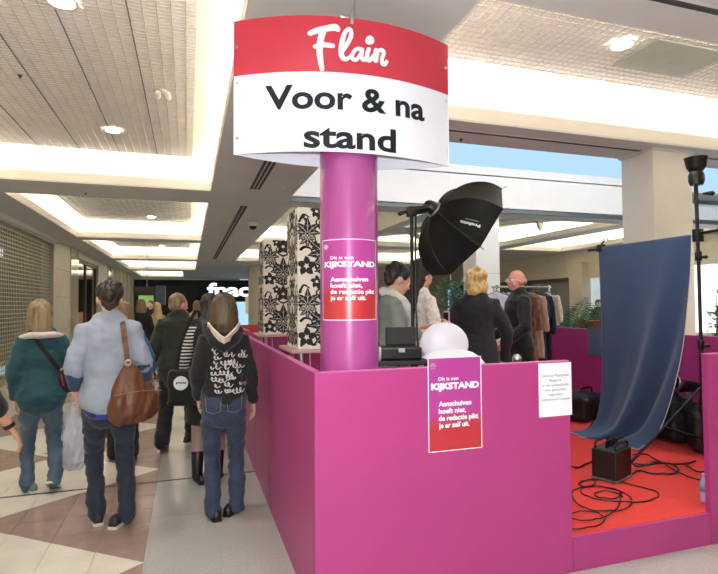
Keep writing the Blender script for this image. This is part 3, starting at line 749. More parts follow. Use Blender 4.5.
# damask boxes on stands ---------------------------------------------------------
M_dwhite = mat('damask_cream_ground', (228, 222, 212), 0.75, var=0.03, bump=0.05, bscale=200)
M_dblack = mat('damask_black_print', (24, 26, 28), 0.7, var=0.1)
def leaf(cx, cy, L, w, ang, bend=0.3, n=7):
    """a filled teardrop leaf polygon"""
    L1, L2 = [], []
    for i in range(n+1):
        t_ = i/n; a = ang+bend*t_; hw = w*math.sin(math.pi*t_**0.75)**0.9
        px, py = cx+L*t_*math.cos(ang+bend*t_*0.5), cy+L*t_*math.sin(ang+bend*t_*0.5)
        L1.append((px-hw*math.sin(a), py+hw*math.cos(a))); L2.append((px+hw*math.sin(a), py-hw*math.cos(a)))
    V_ = L1+L2; F_ = [(i, i+1, n+2+i, n+1+i) for i in range(n)]
    return V_, F_
def damask(w, h, seed):
    """mirrored floral ornament on a w x h face: list of (verts, faces)"""
    rr = random.Random(seed); out = []
    def add(V_, F_, white=False):
        for o_ in ((V_, F_), ([(w-x, y) for x, y in V_], [f[::-1] for f in F_])): (veins if white else out).append(o_)
    veins = []
    def vein(cx, cy, L, a, bd):
        P = [(cx+L*t_*math.cos(a+bd*t_*0.5), cy+L*t_*math.sin(a+bd*t_*0.5)) for t_ in (0.12, 0.35, 0.6, 0.85)]
        add(*stroke2d(P, [w*0.009, w*0.009, w*0.007, w*0.004], 6), white=True)
        for t_ in (0.42,):
            p = (cx+L*t_*math.cos(a+bd*t_*0.5), cy+L*t_*math.sin(a+bd*t_*0.5))
            for sg in (-1, 1): add(*stroke2d([p, (p[0]+L*.16*math.cos(a+bd*t_+sg*.7), p[1]+L*.16*math.sin(a+bd*t_+sg*.7))], w*0.005, 6), white=True)
    def palmette(cx, cy, s, up=1):
        for a, L, ww, bd in ((1.57, 1.0, 0.20, 0.0), (1.05, 0.95, 0.19, -0.7), (2.09, 0.95, 0.19, 0.7), (0.5, 0.8, 0.17, -0.9), (2.64, 0.8, 0.17, 0.9), (-0.1, 0.62, 0.13, -1.0), (3.24, 0.62, 0.13, 1.0)):
            add(*leaf(cx, cy, L*s, ww*s, a*up, bd*up)); vein(cx, cy, L*s, a*up, bd*up)
    def flower(cx, cy, s):
        for j in range(5):
            add(*leaf(cx+0.1*s*math.cos(j*1.2566), cy+0.1*s*math.sin(j*1.2566), 0.5*s, 0.19*s, j*1.2566+0.3, 0.4))
    def scroll(pts, wd):
        P = smooth_curve([(a, b, 0) for a, b in pts], 5); V_, F_ = stroke2d([(p.x, p.y) for p in P], [wd*(1-0.6*i/len(P)) for i in range(len(P))], 6); add(V_, F_)
    T = h/2.0
    for r in range(2):
        y = r*T
        palmette(w*0.5, y+T*0.30, w*0.42, 1); palmette(w*0.5, y+T*0.24, w*0.30, -1)
        palmette(w*0.17, y+T*0.62, w*0.30, 1); palmette(w*0.17, y+T*0.58, w*0.20, -1)
        flower(w*0.5, y+T*0.86, w*0.34); flower(w*0.15, y+T*0.17, w*0.30); flower(w*0.31, y+T*0.46, w*0.17); flower(w*0.33, y+T*0.95, w*0.2)
        scroll([(w*0.5, y+T*0.05), (w*0.36, y+T*0.10), (w*0.30, y+T*0.22), (w*0.38, y+T*0.30)], w*0.05)
        scroll([(w*0.05, y+T*0.40), (w*0.12, y+T*0.44), (w*0.22, y+T*0.42), (w*0.25, y+T*0.36)], w*0.05)
        scroll([(w*0.5, y+T*0.66), (w*0.40, y+T*0.70), (w*0.32, y+T*0.80), (w*0.40, y+T*0.86)], w*0.045)
        scroll([(w*0.03, y+T*0.80), (w*0.10, y+T*0.90), (w*0.20, y+T*0.86)], w*0.045)
        for _ in range(10):
            a, b = rr.uniform(0.03, 0.47)*w, y+rr.uniform(0.02, 0.98)*T; add(*leaf(a, b, w*rr.uniform(.06, .11), w*0.025, rr.uniform(0, 6.28), rr.uniform(-1, 1)))
    return out, veins
def clamp_face(V_, w, h): return [(min(max(x, 0.002), w-0.002), min(max(y, 0.002), h-0.002)) for x, y in V_]
def damask_box(x0, y0, w, z0, h, label):
    t = thing('damask_box', label, 'decorated box', (x0, y0, PZ), group='damask boxes on stands')
    zb = z0-PZ
    obj('box', G().cbox(0, w, 0, w, zb, zb+h, 0.004), M_dwhite, t)
    f, l_ = G(), G()
    blk, wht = damask(w, h, 3); fw, lw_ = G(), G()
    for i, (V_, F_) in enumerate(wht):
        V_ = clamp_face(V_, w, h); e_ = 0.0022+0.00001*(i % 40)
        fw.add([(x, -e_, zb+y) for x, y in V_], F_); lw_.add([(-e_, x, zb+y) for x, y in V_], F_)
    tag(obj('damask_vein', fw, M_dwhite, t), kind='stuff'); tag(obj('damask_vein', lw_, M_dwhite, t), kind='stuff')
    for i, (V_, F_) in enumerate(blk):
        V_ = clamp_face(V_, w, h); e_ = 0.0008+0.00002*(i % 40)
        f.add([(x, -e_, zb+y) for x, y in V_], F_); l_.add([(-e_, x, zb+y) for x, y in V_], F_)
    tag(obj('damask_print', f, M_dblack, t), kind='stuff'); tag(obj('damask_print', l_, M_dblack, t), kind='stuff')
    obj('board', G().cbox(-0.06, w+0.06, -0.06, w+0.06, zb-0.024, zb-0.001, 0.003), mat('board_pinkish_wood', (196, 156, 150), 0.5), t)
    for (lx, ly) in ((0.03, 0.03), (w-0.03, 0.03), (0.03, w-0.03), (w-0.03, w-0.03)):
        obj('leg', G().tube([(lx, ly, 0.002), (lx, ly, zb-0.024)], 0.017, n=12, caps='flat'), M_steel, t, True, auto=40)
    for yy in (0.03, w-0.03): obj('stretcher', G().tube([(0.03, yy, 0.25), (w-0.03, yy, 0.25)], 0.008, n=8), M_steel, t, True)
    obj('cord', G().tube([(0.10, 0.05, zb-0.02), (0.12, 0.06, 0.5), (0.14, 0.07, 0.01)], 0.004, n=6), mat('white_cord', (215, 210, 205), 0.5), t, True)
damask_box(0.775, 3.85, 0.44, 1.214, 1.066, 'tall black and white floral box on a stand, right behind the pillar')
damask_box(0.80, 5.90, 0.44, 1.214, 1.066, 'tall black and white floral box farther back, beside the aisle')
# ------------------------------------------------------------------ photo set on the platform
# blue cloth backdrop hung from a crossbar
M_blue = mat('blue_backdrop_cloth', (40, 68, 104), 0.85, var=0.06, scale=5, bump=0.08, bscale=120, sheen=0.2)
bar_l, bar_r = onx(600, 250, 4.1), onx(693, 239, 4.1)
bar_z = 2.11
st = thing('light_stand', 'tall black tripod stand with upturned lamp holding the blue backdrop', 'stand', (4.12, bar_r.y-0.03, PZ))
def SP(x, y, z): return (x-4.12, y-(bar_r.y-0.03), z-PZ)
obj('pole', G().tube([(0, 0, 0.18), (0, 0, 1.0)], 0.019, n=10).tube([(0, 0, 0.95), (0, 0, 1.75)], 0.015, n=10).tube([(0, 0, 1.7), (0, 0, 2.36)], 0.012, n=10), M_black, st, True)
for z in (1.0, 1.75):
    c_ = obj('collar', G().lathe([(0.026, z-0.05), (0.026, z+0.02), (0.02, z+0.03)], n=12), M_blackp, st, True); obj('knob', G().tube([(0.02, -0.01, z-0.02), (0.06, -0.02, z-0.02)], [0.008, 0.016], n=8), M_blackp, c_, True)
for k, a in enumerate((2.85, 0.75, -1.35)):
    R_ = 0.62
    lg = obj('leg', G().tube([(0.02*math.cos(a), 0.02*math.sin(a), 0.62), (R_*math.cos(a), R_*math.sin(a), 0.015)], 0.011, n=8), M_black, st, True)
    obj('brace', G().tube([(0, 0, 0.2), (R_*0.52*math.cos(a), R_*0.52*math.sin(a), 0.30)], 0.007, n=6), M_black, st, True)
    obj('rubber_foot', G().ball((R_*math.cos(a), R_*math.sin(a), 0.015), 0.016, 8, 6), M_blackp, lg)
obj('lamp_head', G().lathe([(0.0, 2.34), (0.05, 2.345), (0.062, 2.38), (0.062, 2.43), (0.045, 2.47)], n=16), M_blackp, st, True, auto=40)
obj('reflector', G().lathe([(0.05, 2.46), (0.075, 2.50), (0.088, 2.575), (0.092, 2.58), (0.085, 2.572), (0.04, 2.48), (0.0, 2.475)], n=24), mat('reflector_dark', (40, 40, 38), 0.4, metal=0.5), st, True)
obj('tilt_knob', G().tube([(0.04, -0.03, 2.27), (0.10, -0.06, 2.27)], [0.010, 0.022], n=8), M_blackp, st, True)
obj('power_cord', G().tube(smooth_curve([(-0.05, -0.02, 2.40), (-0.055, -0.03, 2.0), (-0.045, -0.03, 1.4), (-0.05, -0.03, 0.8), (-0.03, -0.06, 0.3), (-0.05, -0.15, 0.02)]), 0.006, n=6), M_blackp, st, True)
obj('clamp', G().cbox(-0.035, 0.035, -0.03, 0.03, bar_z-PZ-0.05, bar_z-PZ+0.06, 0.008).tube([(0.0, 0.02, bar_z-PZ+0.02), (0.02, -0.20, bar_z-PZ+0.03)], 0.012, n=8), M_blackp, st, True)
cb = thing('crossbar', 'thin black crossbar with end clamp carrying the backdrop cloth', 'bar', (4.10, bar_r.y, bar_z))
obj('bar', G().tube([(0, -0.02, 0), (0, bar_l.y-bar_r.y+0.16, 0)], 0.013, n=10), M_black, cb, True)
obj('clamp', G().cbox(-0.03, 0.03, bar_l.y-bar_r.y-0.05, bar_l.y-bar_r.y+0.02, -0.03, 0.045, 0.006).tube([(0, bar_l.y-bar_r.y-0.02, 0.04), (0.01, bar_l.y-bar_r.y-0.06, 0.10), (0.01, bar_l.y-bar_r.y-0.10, 0.09)], 0.008, n=6), M_blackp, cb, True)
st2 = thing('light_stand', 'black stand hidden behind the left edge of the backdrop', 'stand', (4.17, bar_l.y-0.16, PZ))
obj('pole', G().tube([(0, 0, 0.02), (0, 0, bar_z-PZ-0.02)], 0.014, n=8), M_black, st2, True)
for a in (0.4, 2.0, -1.0): obj('leg', G().tube([(0, 0, 0.4), (0.35*math.cos(a), 0.35*math.sin(a), 0.012)], 0.0068, n=6), M_black, st2, True)
def back_pt(u, v):
    y_t = bar_l.y+(bar_r.y-bar_l.y)*u
    K = [Vector((4.085, y_t, bar_z+0.015)),
         Vector((4.075, bar_l.y-0.02+(bar_r.y+0.06-bar_l.y)*u, 1.65)),
         Vector((4.07-0.01*u, bar_l.y-0.03+(bar_r.y+0.12-bar_l.y)*u, 1.15)),
         Vector((4.06-0.02*u, bar_l.y-0.02+(bar_r.y+0.22-bar_l.y)*u, 0.70)),
         Vector((4.03-0.02*u, bar_l.y+0.02+(bar_r.y+0.31-bar_l.y)*u, 0.36)),
         Vector((3.93-0.01*u, bar_l.y+0.08+(bar_r.y+0.33-bar_l.y)*u, 0.235)),
         Vector((3.76+0.14*u, bar_l.y+0.14+(bar_r.y+0.30-bar_l.y)*u, PZ+0.008))]
    f_ = v*(len(K)-1); i = min(int(f_), len(K)-2); t_ = f_-i
    p0, p1, p2, p3 = K[max(i-1, 0)], K[i], K[i+1], K[min(i+2, len(K)-1)]
    p = 0.5*((2*p1)+(p2-p0)*t_+(2*p0-5*p1+4*p2-p3)*t_*t_+(3*p1-p0-3*p2+p3)*t_**3)
    amp = 0.085*min(1, v*1.6)*(0.25+0.75*u)
    w_ = u+0.55*v; fold = amp*(1.5*math.exp(-((w_-1.02)/0.09)**2) - 1.3*math.exp(-((w_-0.86)/0.10)**2) + 0.7*math.exp(-((w_-0.52)/0.12)**2)) + 0.010*noise.noise(Vector((u*4, v*3, 0.5)))*min(1, v*4) + 0.004*math.sin(u*23+v*5)*v
    p.x += fold - 0.02*math.sin(u*math.pi)*min(1, v*3)
    if v < 0.1: p.z -= 0.02*math.sin(u*math.pi)*(v/0.1)
    p.z = max(p.z, PZ+0.006)
    return p
bd = thing('backdrop_cloth', 'blue cloth photo backdrop hanging and sweeping onto red carpet', 'backdrop', (4.1, 3.9, PZ))
ob = obj('cloth', sub(G().grid(back_pt, 90, 110), (4.1, 3.9, PZ)), M_blue, bd, True)
md = ob.modifiers.new('thick', 'SOLIDIFY'); md.thickness = 0.003; md.offset = -1
obj('hem', sub(G().tube([back_pt(1.0, j/60)+Vector((-0.003, 0, 0.002)) for j in range(61)], 0.0035, n=5), (4.1, 3.9, PZ)), mat('hem_pale', (196, 204, 216), 0.8), bd, True)
obj('hem', sub(G().tube([back_pt(j/60, 1.0)+Vector((-0.004, 0, 0.001)) for j in range(61)], 0.0035, n=5), (4.1, 3.9, PZ)), MATS['hem_pale'], bd, True)
# second cloth lying over the side panel
j0 = onx(588, 329, RXW-0.045); j1 = onx(604, 360, RXW-0.045)
t = tag(obj('folded_cloth', G().grid(lambda u, v: (RXW-0.055-0.012*math.sin(u*7), j0.y+(j1.y-0.4-j0.y)*u, TOPZ+0.012-0.34*v+0.015*math.sin(u*4)), 20, 10).grid(lambda u, v: (RXW-0.06+0.08*v, j0.y+(j1.y-0.4-j0.y)*u, TOPZ+0.010), 20, 2), mat('greyblue_cloth', (78, 94, 122), 0.9), None, True), 'grey blue cloth draped over the pink side panel', 'cloth')
# generator pack
ang = math.atan2(0.10, 0.25)
pk = thing('flash_generator', 'black studio flash power pack with handles on red carpet', 'power pack', (3.02, 3.14, PZ), ang)
obj('body', G().cbox(0, 0.265, 0, 0.19, 0.012, 0.235, 0.012), mat('pack_black', (22, 20, 22), 0.5, var=0.2), pk)
obj('base_trim', G().cbox(-0.004, 0.269, -0.004, 0.194, 0.006, 0.022, 0.004), mat('trim_grey', (120, 120, 124), 0.4, metal=0.6), pk)
for yy in (0.02, 0.17): obj('handle', G().tube(smooth_curve([(0.03, yy, 0.23), (0.035, yy, 0.275), (0.13, yy, 0.285), (0.23, yy, 0.275), (0.235, yy, 0.23)], 4), 0.009, n=8), M_blackp, pk, True)
for k in range(3): obj('plug', G().tube([(0.06+0.07*k, 0.10, 0.23), (0.07+0.07*k, 0.09, 0.29), (0.04+0.09*k, 0.04, 0.31)], [0.016, 0.015, 0.008], n=8), M_blackp, pk, True)
for k in range(4): obj('foot', G().ball(((0.03, 0.235)[k % 2], (0.03, 0.16)[k//2], 0.006), 0.009, 8, 6), M_blackp, pk)
obj('control_panel', G().cbox(0.02, 0.245, 0.03, 0.16, 0.234, 0.240, 0.002), mat('panel_dark_grey', (60, 60, 64), 0.4), pk)
# cables on the carpet: traced on the floor
def cable(name, label, pts, r=0.007, lift=0.0):
    P = [onz(570+x/4.784, 420+y/4.784, PZ) for x, y in pts]
    C_ = smooth_curve([(p.x, p.y, PZ+r+0.0015+lift) for p in P], 7)
    for i, p in enumerate(C_): p.z += 0.006*abs(math.sin(i*0.35))*(1 if i % 9 < 4 else 0.2)
    b0 = C_[0].copy(); b0.z = PZ
    o = obj(name, sub(G().tube(C_, r, n=7), b0), M_blackp, None, True, loc=b0); tag(o, label, 'cable', 'cables on the red carpet')
cable('cable', 'thin black cable with wide loop reaching right on red carpet', [(40, 312), (60, 295), (115, 292), (120, 308), (85, 322), (50, 316), (60, 298), (120, 289), (250, 305), (390, 338), (425, 365), (370, 392), (250, 396), (110, 378), (55, 350), (72, 326), (160, 324), (232, 344), (245, 362), (210, 380), (145, 376), (118, 358), (160, 344), (222, 354), (252, 372)], 0.0045)
cable('cable', 'thin black cable in an oval coil in front of power pack', [(215, 440), (120, 441), (55, 420), (18, 385), (12, 350), (60, 328), (140, 324), (230, 344), (290, 378), (290, 415), (240, 440), (170, 444)], 0.0045, 0.004)
cable('cable', 'thin black cable curling to the carpet edge by front panel', [(245, 380), (230, 425), (185, 465), (120, 487), (40, 490), (5, 478), (0, 462), (60, 447), (130, 455), (166, 485), (135, 515), (60, 530), (0, 534)], 0.0045, 0.008)
cable('cable', 'thick black cable left of the power pack', [(0, 228), (40, 232), (80, 214), (104, 205)], 0.0068)
cable('cable', 'thick black cable bundle looping right of power pack', [(302, 215), (360, 218), (420, 206), (490, 218), (522, 242), (490, 262), (400, 262), (330, 248), (300, 262)], 0.0068)
cable('cable', 'thick black cable running from pack to bottle', [(300, 180), (360, 176), (400, 196), (450, 222), (520, 266), (600, 296), (648, 304)], 0.0068, 0.014)
cable('cable', 'black cable arc at the foot of lamp stand', [(300, 228), (330, 240), (440, 225), (530, 230), (600, 215), (560, 232), (600, 262), (662, 268)], 0.008, 0.02)
# water bottle
q = onz(708, 503, PZ); wb = thing('water_bottle', 'small clear plastic water bottle at carpet edge', 'bottle', (q.x, q.y+0.02, PZ))
obj('bottle', G().lathe([(0.0, 0.001), (0.028, 0.002), (0.031, 0.01), (0.031, 0.05), (0.029, 0.06), (0.031, 0.07), (0.031, 0.13), (0.012, 0.165), (0.012, 0.175)], n=16), mat('bottle_plastic', (186, 198, 222), 0.15, alpha=0.65, spec=0.7), wb, True)
obj('cap', G().lathe([(0.014, 0.173), (0.014, 0.19), (0.0, 0.191)], n=12), mat('cap_blue', (150, 170, 220), 0.4), wb, True)
obj('paper_band', G().lathe([(0.0318, 0.075), (0.0318, 0.125)], n=16), mat('band_blue', (110, 136, 190), 0.5), wb, True)
# dark equipment bags
def soft_bag(name, label, loc, rz, w, d, h, m=None, seed=1.0):
    t = thing(name, label, 'bag', loc, rz, 'dark equipment bags')
    g = G().cbox(-w/2, w/2, -d/2, d/2, 0.0, h*0.9, 0.05).ball((0, 0, h*0.8), (w*0.42, d*0.42, h*0.22))
    me = remesh(g, 0.015, 6, 0.02, 5, seed); me.materials.append(m or M_black)
    zmin = min(v.co.z for v in me.vertices)
    for v in me.vertices: v.co.z += 0.002-zmin
    obj('bag_body', me, None, t)
    obj('handle', G().tube(smooth_curve([(-w*0.25, 0, h*0.9), (-w*0.2, 0, h+0.05), (w*0.2, 0, h+0.05), (w*0.25, 0, h*0.9)], 5), 0.012, n=8), M_blackp, t, True)
    obj('zip', G().tube([(-w*0.42, -d*0.1, h*0.93), (w*0.42, -d*0.1, h*0.93)], 0.006, n=6), M_steel, t, True)
soft_bag('equipment_bag', 'black equipment bag behind the left edge of backdrop', (4.40, 5.02, PZ), 0.3, 0.55, 0.35, 0.30)
soft_bag('equipment_bag', 'large black equipment bag behind the lamp stand', (4.55, 4.05, PZ), 1.4, 0.55, 0.34, 0.42, seed=2.0)
soft_bag('equipment_bag', 'black case beside right pink panel behind the bottle', (4.46, 3.60, PZ), 0.9, 0.40, 0.26, 0.40, seed=3.0)
q = onx(679, 385, 4.5)
t = thing('studio_lamp', 'silver studio lamp head resting on black bag by backdrop', 'lamp', (4.50, q.y, PZ+0.42))
obj('reflector', G().lathe([(0.03, 0.0), (0.06, 0.03), (0.10, 0.12), (0.105, 0.12), (0.065, 0.025), (0.03, -0.01)], n=20).xf(Matrix.Translation((0, 0, 0.13)) @ Matrix.Rotation(math.radians(-75), 4, 'Y')), mat('lamp_silver', (170, 172, 176), 0.25, metal=0.9), t, True)
obj('housing', G().tube([(0.02, 0, 0.12), (0.2, 0, 0.10)], [0.06, 0.055], n=14), M_blackp, t, True)
obj('mount', G().cbox(0.05, 0.12, -0.03, 0.03, -0.005, 0.08, 0.005), M_steel, t)

# octagonal softbox on a stand ---------------------------------------------------
APX = CAM + ray(435, 210)*3.62
AX = (CR*0.80 - CU*0.54 + _f*0.22).normalized()
E1 = (CU - AX*CU.dot(AX)).normalized(); E2 = AX.cross(E1)
OR, OD = 0.38, 0.285
sx = thing('octagonal_softbox', 'large black octagonal softbox on boom stand behind the pillar', 'softbox', (APX.x, APX.y, PZ))
SB = (APX.x, APX.y, PZ)
def oct_pt(k, t_, inset=1.0):
    a = (k+0.5)*math.pi/4; r = 0.05+(OR-0.05)*math.sin(t_*math.pi/2)**0.9*inset
    return APX + AX*(OD*(1-math.cos(t_*math.pi/2))**0.95*1.0) + (E1*math.cos(a)+E2*math.sin(a))*r
M_sbox = mat('softbox_nylon', (9, 10, 8), 0.6, var=0.15, spec=0.25)
panels = []
for k in range(8):
    def fn(u, v, k=k):
        a, b = oct_pt(k, v), oct_pt(k+1, v); p = a.lerp(b, u); mid = APX + AX*(p-APX).dot(AX)
        return p + (mid-p).normalized()*0.016*math.sin(u*math.pi)*math.sin(v*math.pi)
    panels.append(obj('panel', sub(G().grid(fn, 6, 14), SB), M_sbox, sx, True))
    obj('rib', sub(G().tube([oct_pt(k, j/12, 1.004) for j in range(13)], 0.005, n=6), SB), M_blackp, sx, True)
    e_ = oct_pt(k, 1.0); obj('rod_tip', sub(G().tube([e_, e_+AX*0.015+(e_-APX-AX*OD).normalized()*0.035], 0.004, n=6), SB), M_steel, sx, True)
fr = G(); ctr = APX+AX*(OD*0.93)
fr.add([ctr]+[oct_pt(k, 0.97, 0.97) for k in range(8)], [(0, 1+k, 1+(k+1) % 8) for k in range(8)])
obj('front_diffuser', sub(fr, SB), mat('diffuser_white_cloth', (230, 232, 236), 0.8), sx)
obj('speed_ring', sub(G().tube([APX-AX*0.012, APX+AX*0.012], 0.062, n=20, caps='flat'), SB), M_steel, sx, True, auto=40)
obj('lamp_head', sub(G().tube([APX-AX*0.012, APX-AX*0.05], [0.050, 0.042], n=14), SB), M_blackp, sx, True, auto=50)
# logo print on the panel that faces the camera
toc = (CAM-(APX+AX*OD*0.6)).normalized()
def facing(k):
    p = (oct_pt(k, .6)+oct_pt(k+1, .6))/2; return (p-(APX+AX*(p-APX).dot(AX))).dot(toc)
def pdist(k):
    x, y, w = proj((oct_pt(k, .62)+oct_pt(k+1, .62))/2); return math.hypot(x-472, y-222)
best = min((k for k in range(8) if facing(k) > 0), key=pdist)
def panel_fn(u, v, off):
    a, b = oct_pt(best, v), oct_pt(best+1, v); p = a.lerp(b, u); mid = APX+AX*(p-APX).dot(AX)
    return p + (mid-p).normalized()*(0.016*math.sin(u*math.pi)*math.sin(v*math.pi)-off)
def panel_inv(px, py):
    from_u, from_v = 0.5, 0.7
    for _ in range(20):
        x, y, w = proj(panel_fn(from_u, from_v, 0)); x1, y1, _w = proj(panel_fn(from_u+0.01, from_v, 0)); x2, y2, _w = proj(panel_fn(from_u, from_v+0.01, 0))
        a, b, c, d = (x1-x)*100, (x2-x)*100, (y1-y)*100, (y2-y)*100; det = a*d-b*c
        if abs(det) < 1e-6: break
        ex, ey = px-x, py-y; du, dv = (ex*d-b*ey)/det, (a*ey-c*ex)/det
        from_u = min(max(from_u+0.6*du, 0.05), 0.95); from_v = min(max(from_v+0.6*dv, 0.2), 0.99)
    return from_u, from_v
V_, F_ = fit_text('Profoto', 0, 1, 0, 0.22, 0.03); V_, F_ = subdivide2d(V_, F_, 0.12)
g = G(); out = []
for x, y in V_:           # the box hangs upside down: its print is turned half round
    px, py = 480.2-20.0*x-1.5*y*4/1.0*0.3, 224.8-4.6*x+y*14+0.0
    out.append(tuple(panel_fn(*panel_inv(px, py), 0.004)))
g.add(out, F_); obj('logo_print', sub(g, SB), mat('print_white', (225, 226, 224), 0.6), sx)
g = G(); V_, F_ = stroke2d([(0, 0), (1, 0)], 0.08)
a_, b_ = panel_fn(*panel_inv(465.5, 218.6), 0.004), panel_fn(*panel_inv(478, 221.6), 0.004)
g.tube([a_, b_], 0.003, n=6); obj('small_print', sub(g, SB), mat('print_grey_dim', (120, 122, 120), 0.6), sx)
bx_ = APX-AX*0.15
pole_top = CAM+ray(411.5, 211)*3.55; pole_ft = Vector((pole_top.x, pole_top.y, PZ))
obj('pole', sub(G().tube([pole_ft+Vector((0, 0, 0.1)), pole_ft+Vector((0, 0, 1.0))], 0.017, n=10).tube([pole_ft+Vector((0, 0, 0.95)), pole_top], 0.012, n=10), SB), M_black, sx, True)
obj('bracket', sub(G().tube([pole_top, APX-AX*0.03], 0.030, n=8).cbox(pole_top.x-0.03, pole_top.x+0.03, pole_top.y-0.03, pole_top.y+0.03, pole_top.z-0.04, pole_top.z+0.03, 0.008), SB), M_blackp, sx, True, auto=40)
obj('tilt_knob', sub(G().tube([pole_top+CR*-0.02, pole_top-CR*0.08-CU*0.02], [0.008, 0.014], n=8), SB), M_blackp, sx, True)
lean = CAM+ray(419, 372)*3.5
obj('power_cord', sub(G().tube(smooth_curve([pole_top+CR*0.03, CAM+ray(415.5, 250)*3.54, CAM+ray(415.5, 300)*3.52, lean, Vector((lean.x, lean.y, PZ+0.02))], 6), 0.007, n=6), SB), M_blackp, sx, True)
for a in (1.4, 2.9, 4.6): obj('leg', sub(G().tube([pole_ft+Vector((0, 0, 0.55)), pole_ft+Vector((0.26*math.cos(a), 0.26*math.sin(a), 0.012))], 0.010, n=6), SB), M_black, sx, True)

# white salon chair seen from behind ----------------------------------------------
chp = CAM+ray(450, 350)*3.45
ch = thing('salon_chair', 'white upholstered chair with rounded headrest seen from behind', 'chair', (chp.x, chp.y, PZ), math.radians(-18))
M_vinyl = mat('white_vinyl', (226, 226, 238), 0.4, var=0.02, bump=0.03, bscale=90)
def cushion(name, prof, thick, yc, mat_, par, xo=0.0):
    """rounded upright cushion: prof = [(z, halfwidth)]"""
    g = G(); n = len(prof)
    g.tube([(xo, yc, z) for z, hw in prof], [(hw, thick*(0.55+0.45*math.sin(math.pi*min(1, max(0.08, (i+.5)/n))))) for i, (z, hw) in enumerate(prof)], n=28, hint=(1, 0, 0))
    return obj(name, g, mat_, par, True)
def dome(name, prof_, yc, xo):
    g = G().tube([(xo, yc, z) for z, a, b in prof_], [(a, b) for z, a, b in prof_], n=32, hint=(1, 0, 0), caps='flat')
    return obj(name, g, M_vinyl, ch, True, auto=60)
dome('headrest', [(1.0, .13, .05), (1.02, .150, .065), (1.06, .163, .072), (1.10, .161, .072), (1.14, .148, .068), (1.175, .122, .058), (1.20, .090, .044), (1.215, .056, .028), (1.222, .02, .01)], .05, -.03)
dome('backrest', [(.42, .21, .07), (.60, .24, .085), (.80, .255, .09), (.90, .247, .088), (.96, .224, .08), (1.0, .19, .066), (1.03, .145, .048), (1.048, .09, .03), (1.054, .04, .012)], -.02, .0)
obj('backrest_seam', G().tube(smooth_curve([(0.0, -0.090, 0.43), (0, -0.108, 0.7), (0, -0.106, 0.90), (0, -0.055, 1.04)], 5), 0.003, n=6), mat('seam_grey_white', (196, 196, 206), 0.6), ch, True)
obj('seat', G().cbox(-0.23, 0.23, -0.03, 0.44, 0.34, 0.44, 0.04), M_vinyl, ch, True, auto=50)
for k in (-1, 1): obj('armrest', G().cbox(k*0.27-0.03, k*0.27+0.03, 0.02, 0.36, 0.56, 0.61, 0.02).tube([(k*0.27, 0.08, 0.40), (k*0.27, 0.08, 0.57)], 0.014, n=8), M_vinyl, ch, True, auto=50)
obj('base', G().lathe([(0.24, 0.002), (0.24, 0.015), (0.05, 0.035), (0.035, 0.06), (0.03, 0.34)], c=(0, 0.18, 0), n=24), M_steel, ch, True, auto=40)

# make-up table with black case ----------------------------------------------------
tp = CAM+ray(399, 352)*3.25
mt = thing('makeup_table', 'small black side table beside the pillar inside the stand', 'table', (tp.x, tp.y, PZ), math.radians(-12))
obj('tabletop', G().cbox(-0.20, 0.16, -0.15, 0.17, 0.985, 1.01, 0.004), M_black, mt)
for (x_, y_) in ((-0.18, -0.13), (0.14, -0.13), (-0.18, 0.15), (0.14, 0.15)): obj('leg', G().tube([(x_, y_, 0.003), (x_, y_, 0.985)], 0.012, n=8, caps='flat'), M_black, mt, True)
zc_ = PZ+1.011
kc = thing('makeup_case', 'open black make-up case on table beside the pillar', 'case', (tp.x, tp.y, zc_), math.radians(-12))
obj('case_body', G().cbox(-0.135, 0.125, -0.09, 0.09, 0.0, 0.075, 0.01), M_blackp, kc); obj('lid', G().cbox(-0.07, 0.125, 0.075, 0.105, 0.075, 0.19, 0.008), M_black, kc)
obj('latch', G().cbox(-0.02, 0.02, -0.097, -0.088, 0.045, 0.07, 0.002), M_steel, kc)
for (dx_, h_, c_, lb) in ((-0.165, 0.16, (220, 218, 214), 'white bottle with black cap'), (-0.150, 0.11, (190, 196, 206), 'small pale grey spray bottle')):
    yo = -0.03 if h_ > 0.12 else -0.12
    v_ = Matrix.Rotation(math.radians(-12), 3, 'Z') @ Vector((dx_, yo, 0))
    b_ = thing('cosmetic_bottle', lb+' on the black table', 'bottle', (tp.x+v_.x, tp.y+v_.y, zc_))
    obj('bottle', G().lathe([(0.0, 0.0), (0.022, 0.001), (0.022, h_*0.7), (0.010, h_*0.8)], n=14), mat('bottle_%d' % c_[0], c_, 0.3), b_, True); obj('cap', G().lathe([(0.011, h_*0.79), (0.011, h_), (0.0, h_)], n=10), M_blackp, b_, True)

# clothes rack -----------------------------------------------------------------
ra, rb_ = ony(494, 287.5, 5.75), ony(549, 286.5, 5.75); rz_ = (ra.z+rb_.z)/2
rk = thing('clothes_rack', 'chrome clothes rail full of garments behind the bald man', 'clothes rack', (ra.x, 5.75, PZ))
RW = rb_.x-ra.x; RH = rz_-PZ
obj('rail', G().tube([(-0.02, 0, RH), (RW+0.02, 0, RH)], 0.014, n=10), M_steel, rk, True)
for x_ in (0.0, RW): obj('upright', G().tube([(x_, 0, 0.06), (x_, 0, RH)], 0.014, n=10), M_steel, rk, True); obj('foot_bar', G().tube([(x_, -0.25, 0.035), (x_, 0.25, 0.035)], 0.016, n=8), M_steel, rk, True)
obj('end_joint', G().ball((RW, 0, RH), 0.024, 10, 8), mat('joint_white', (225, 228, 235), 0.5), rk, True); obj('lower_rail', G().tube([(0, 0, 0.12), (RW, 0, 0.12)], 0.010, n=8), M_steel, rk, True)
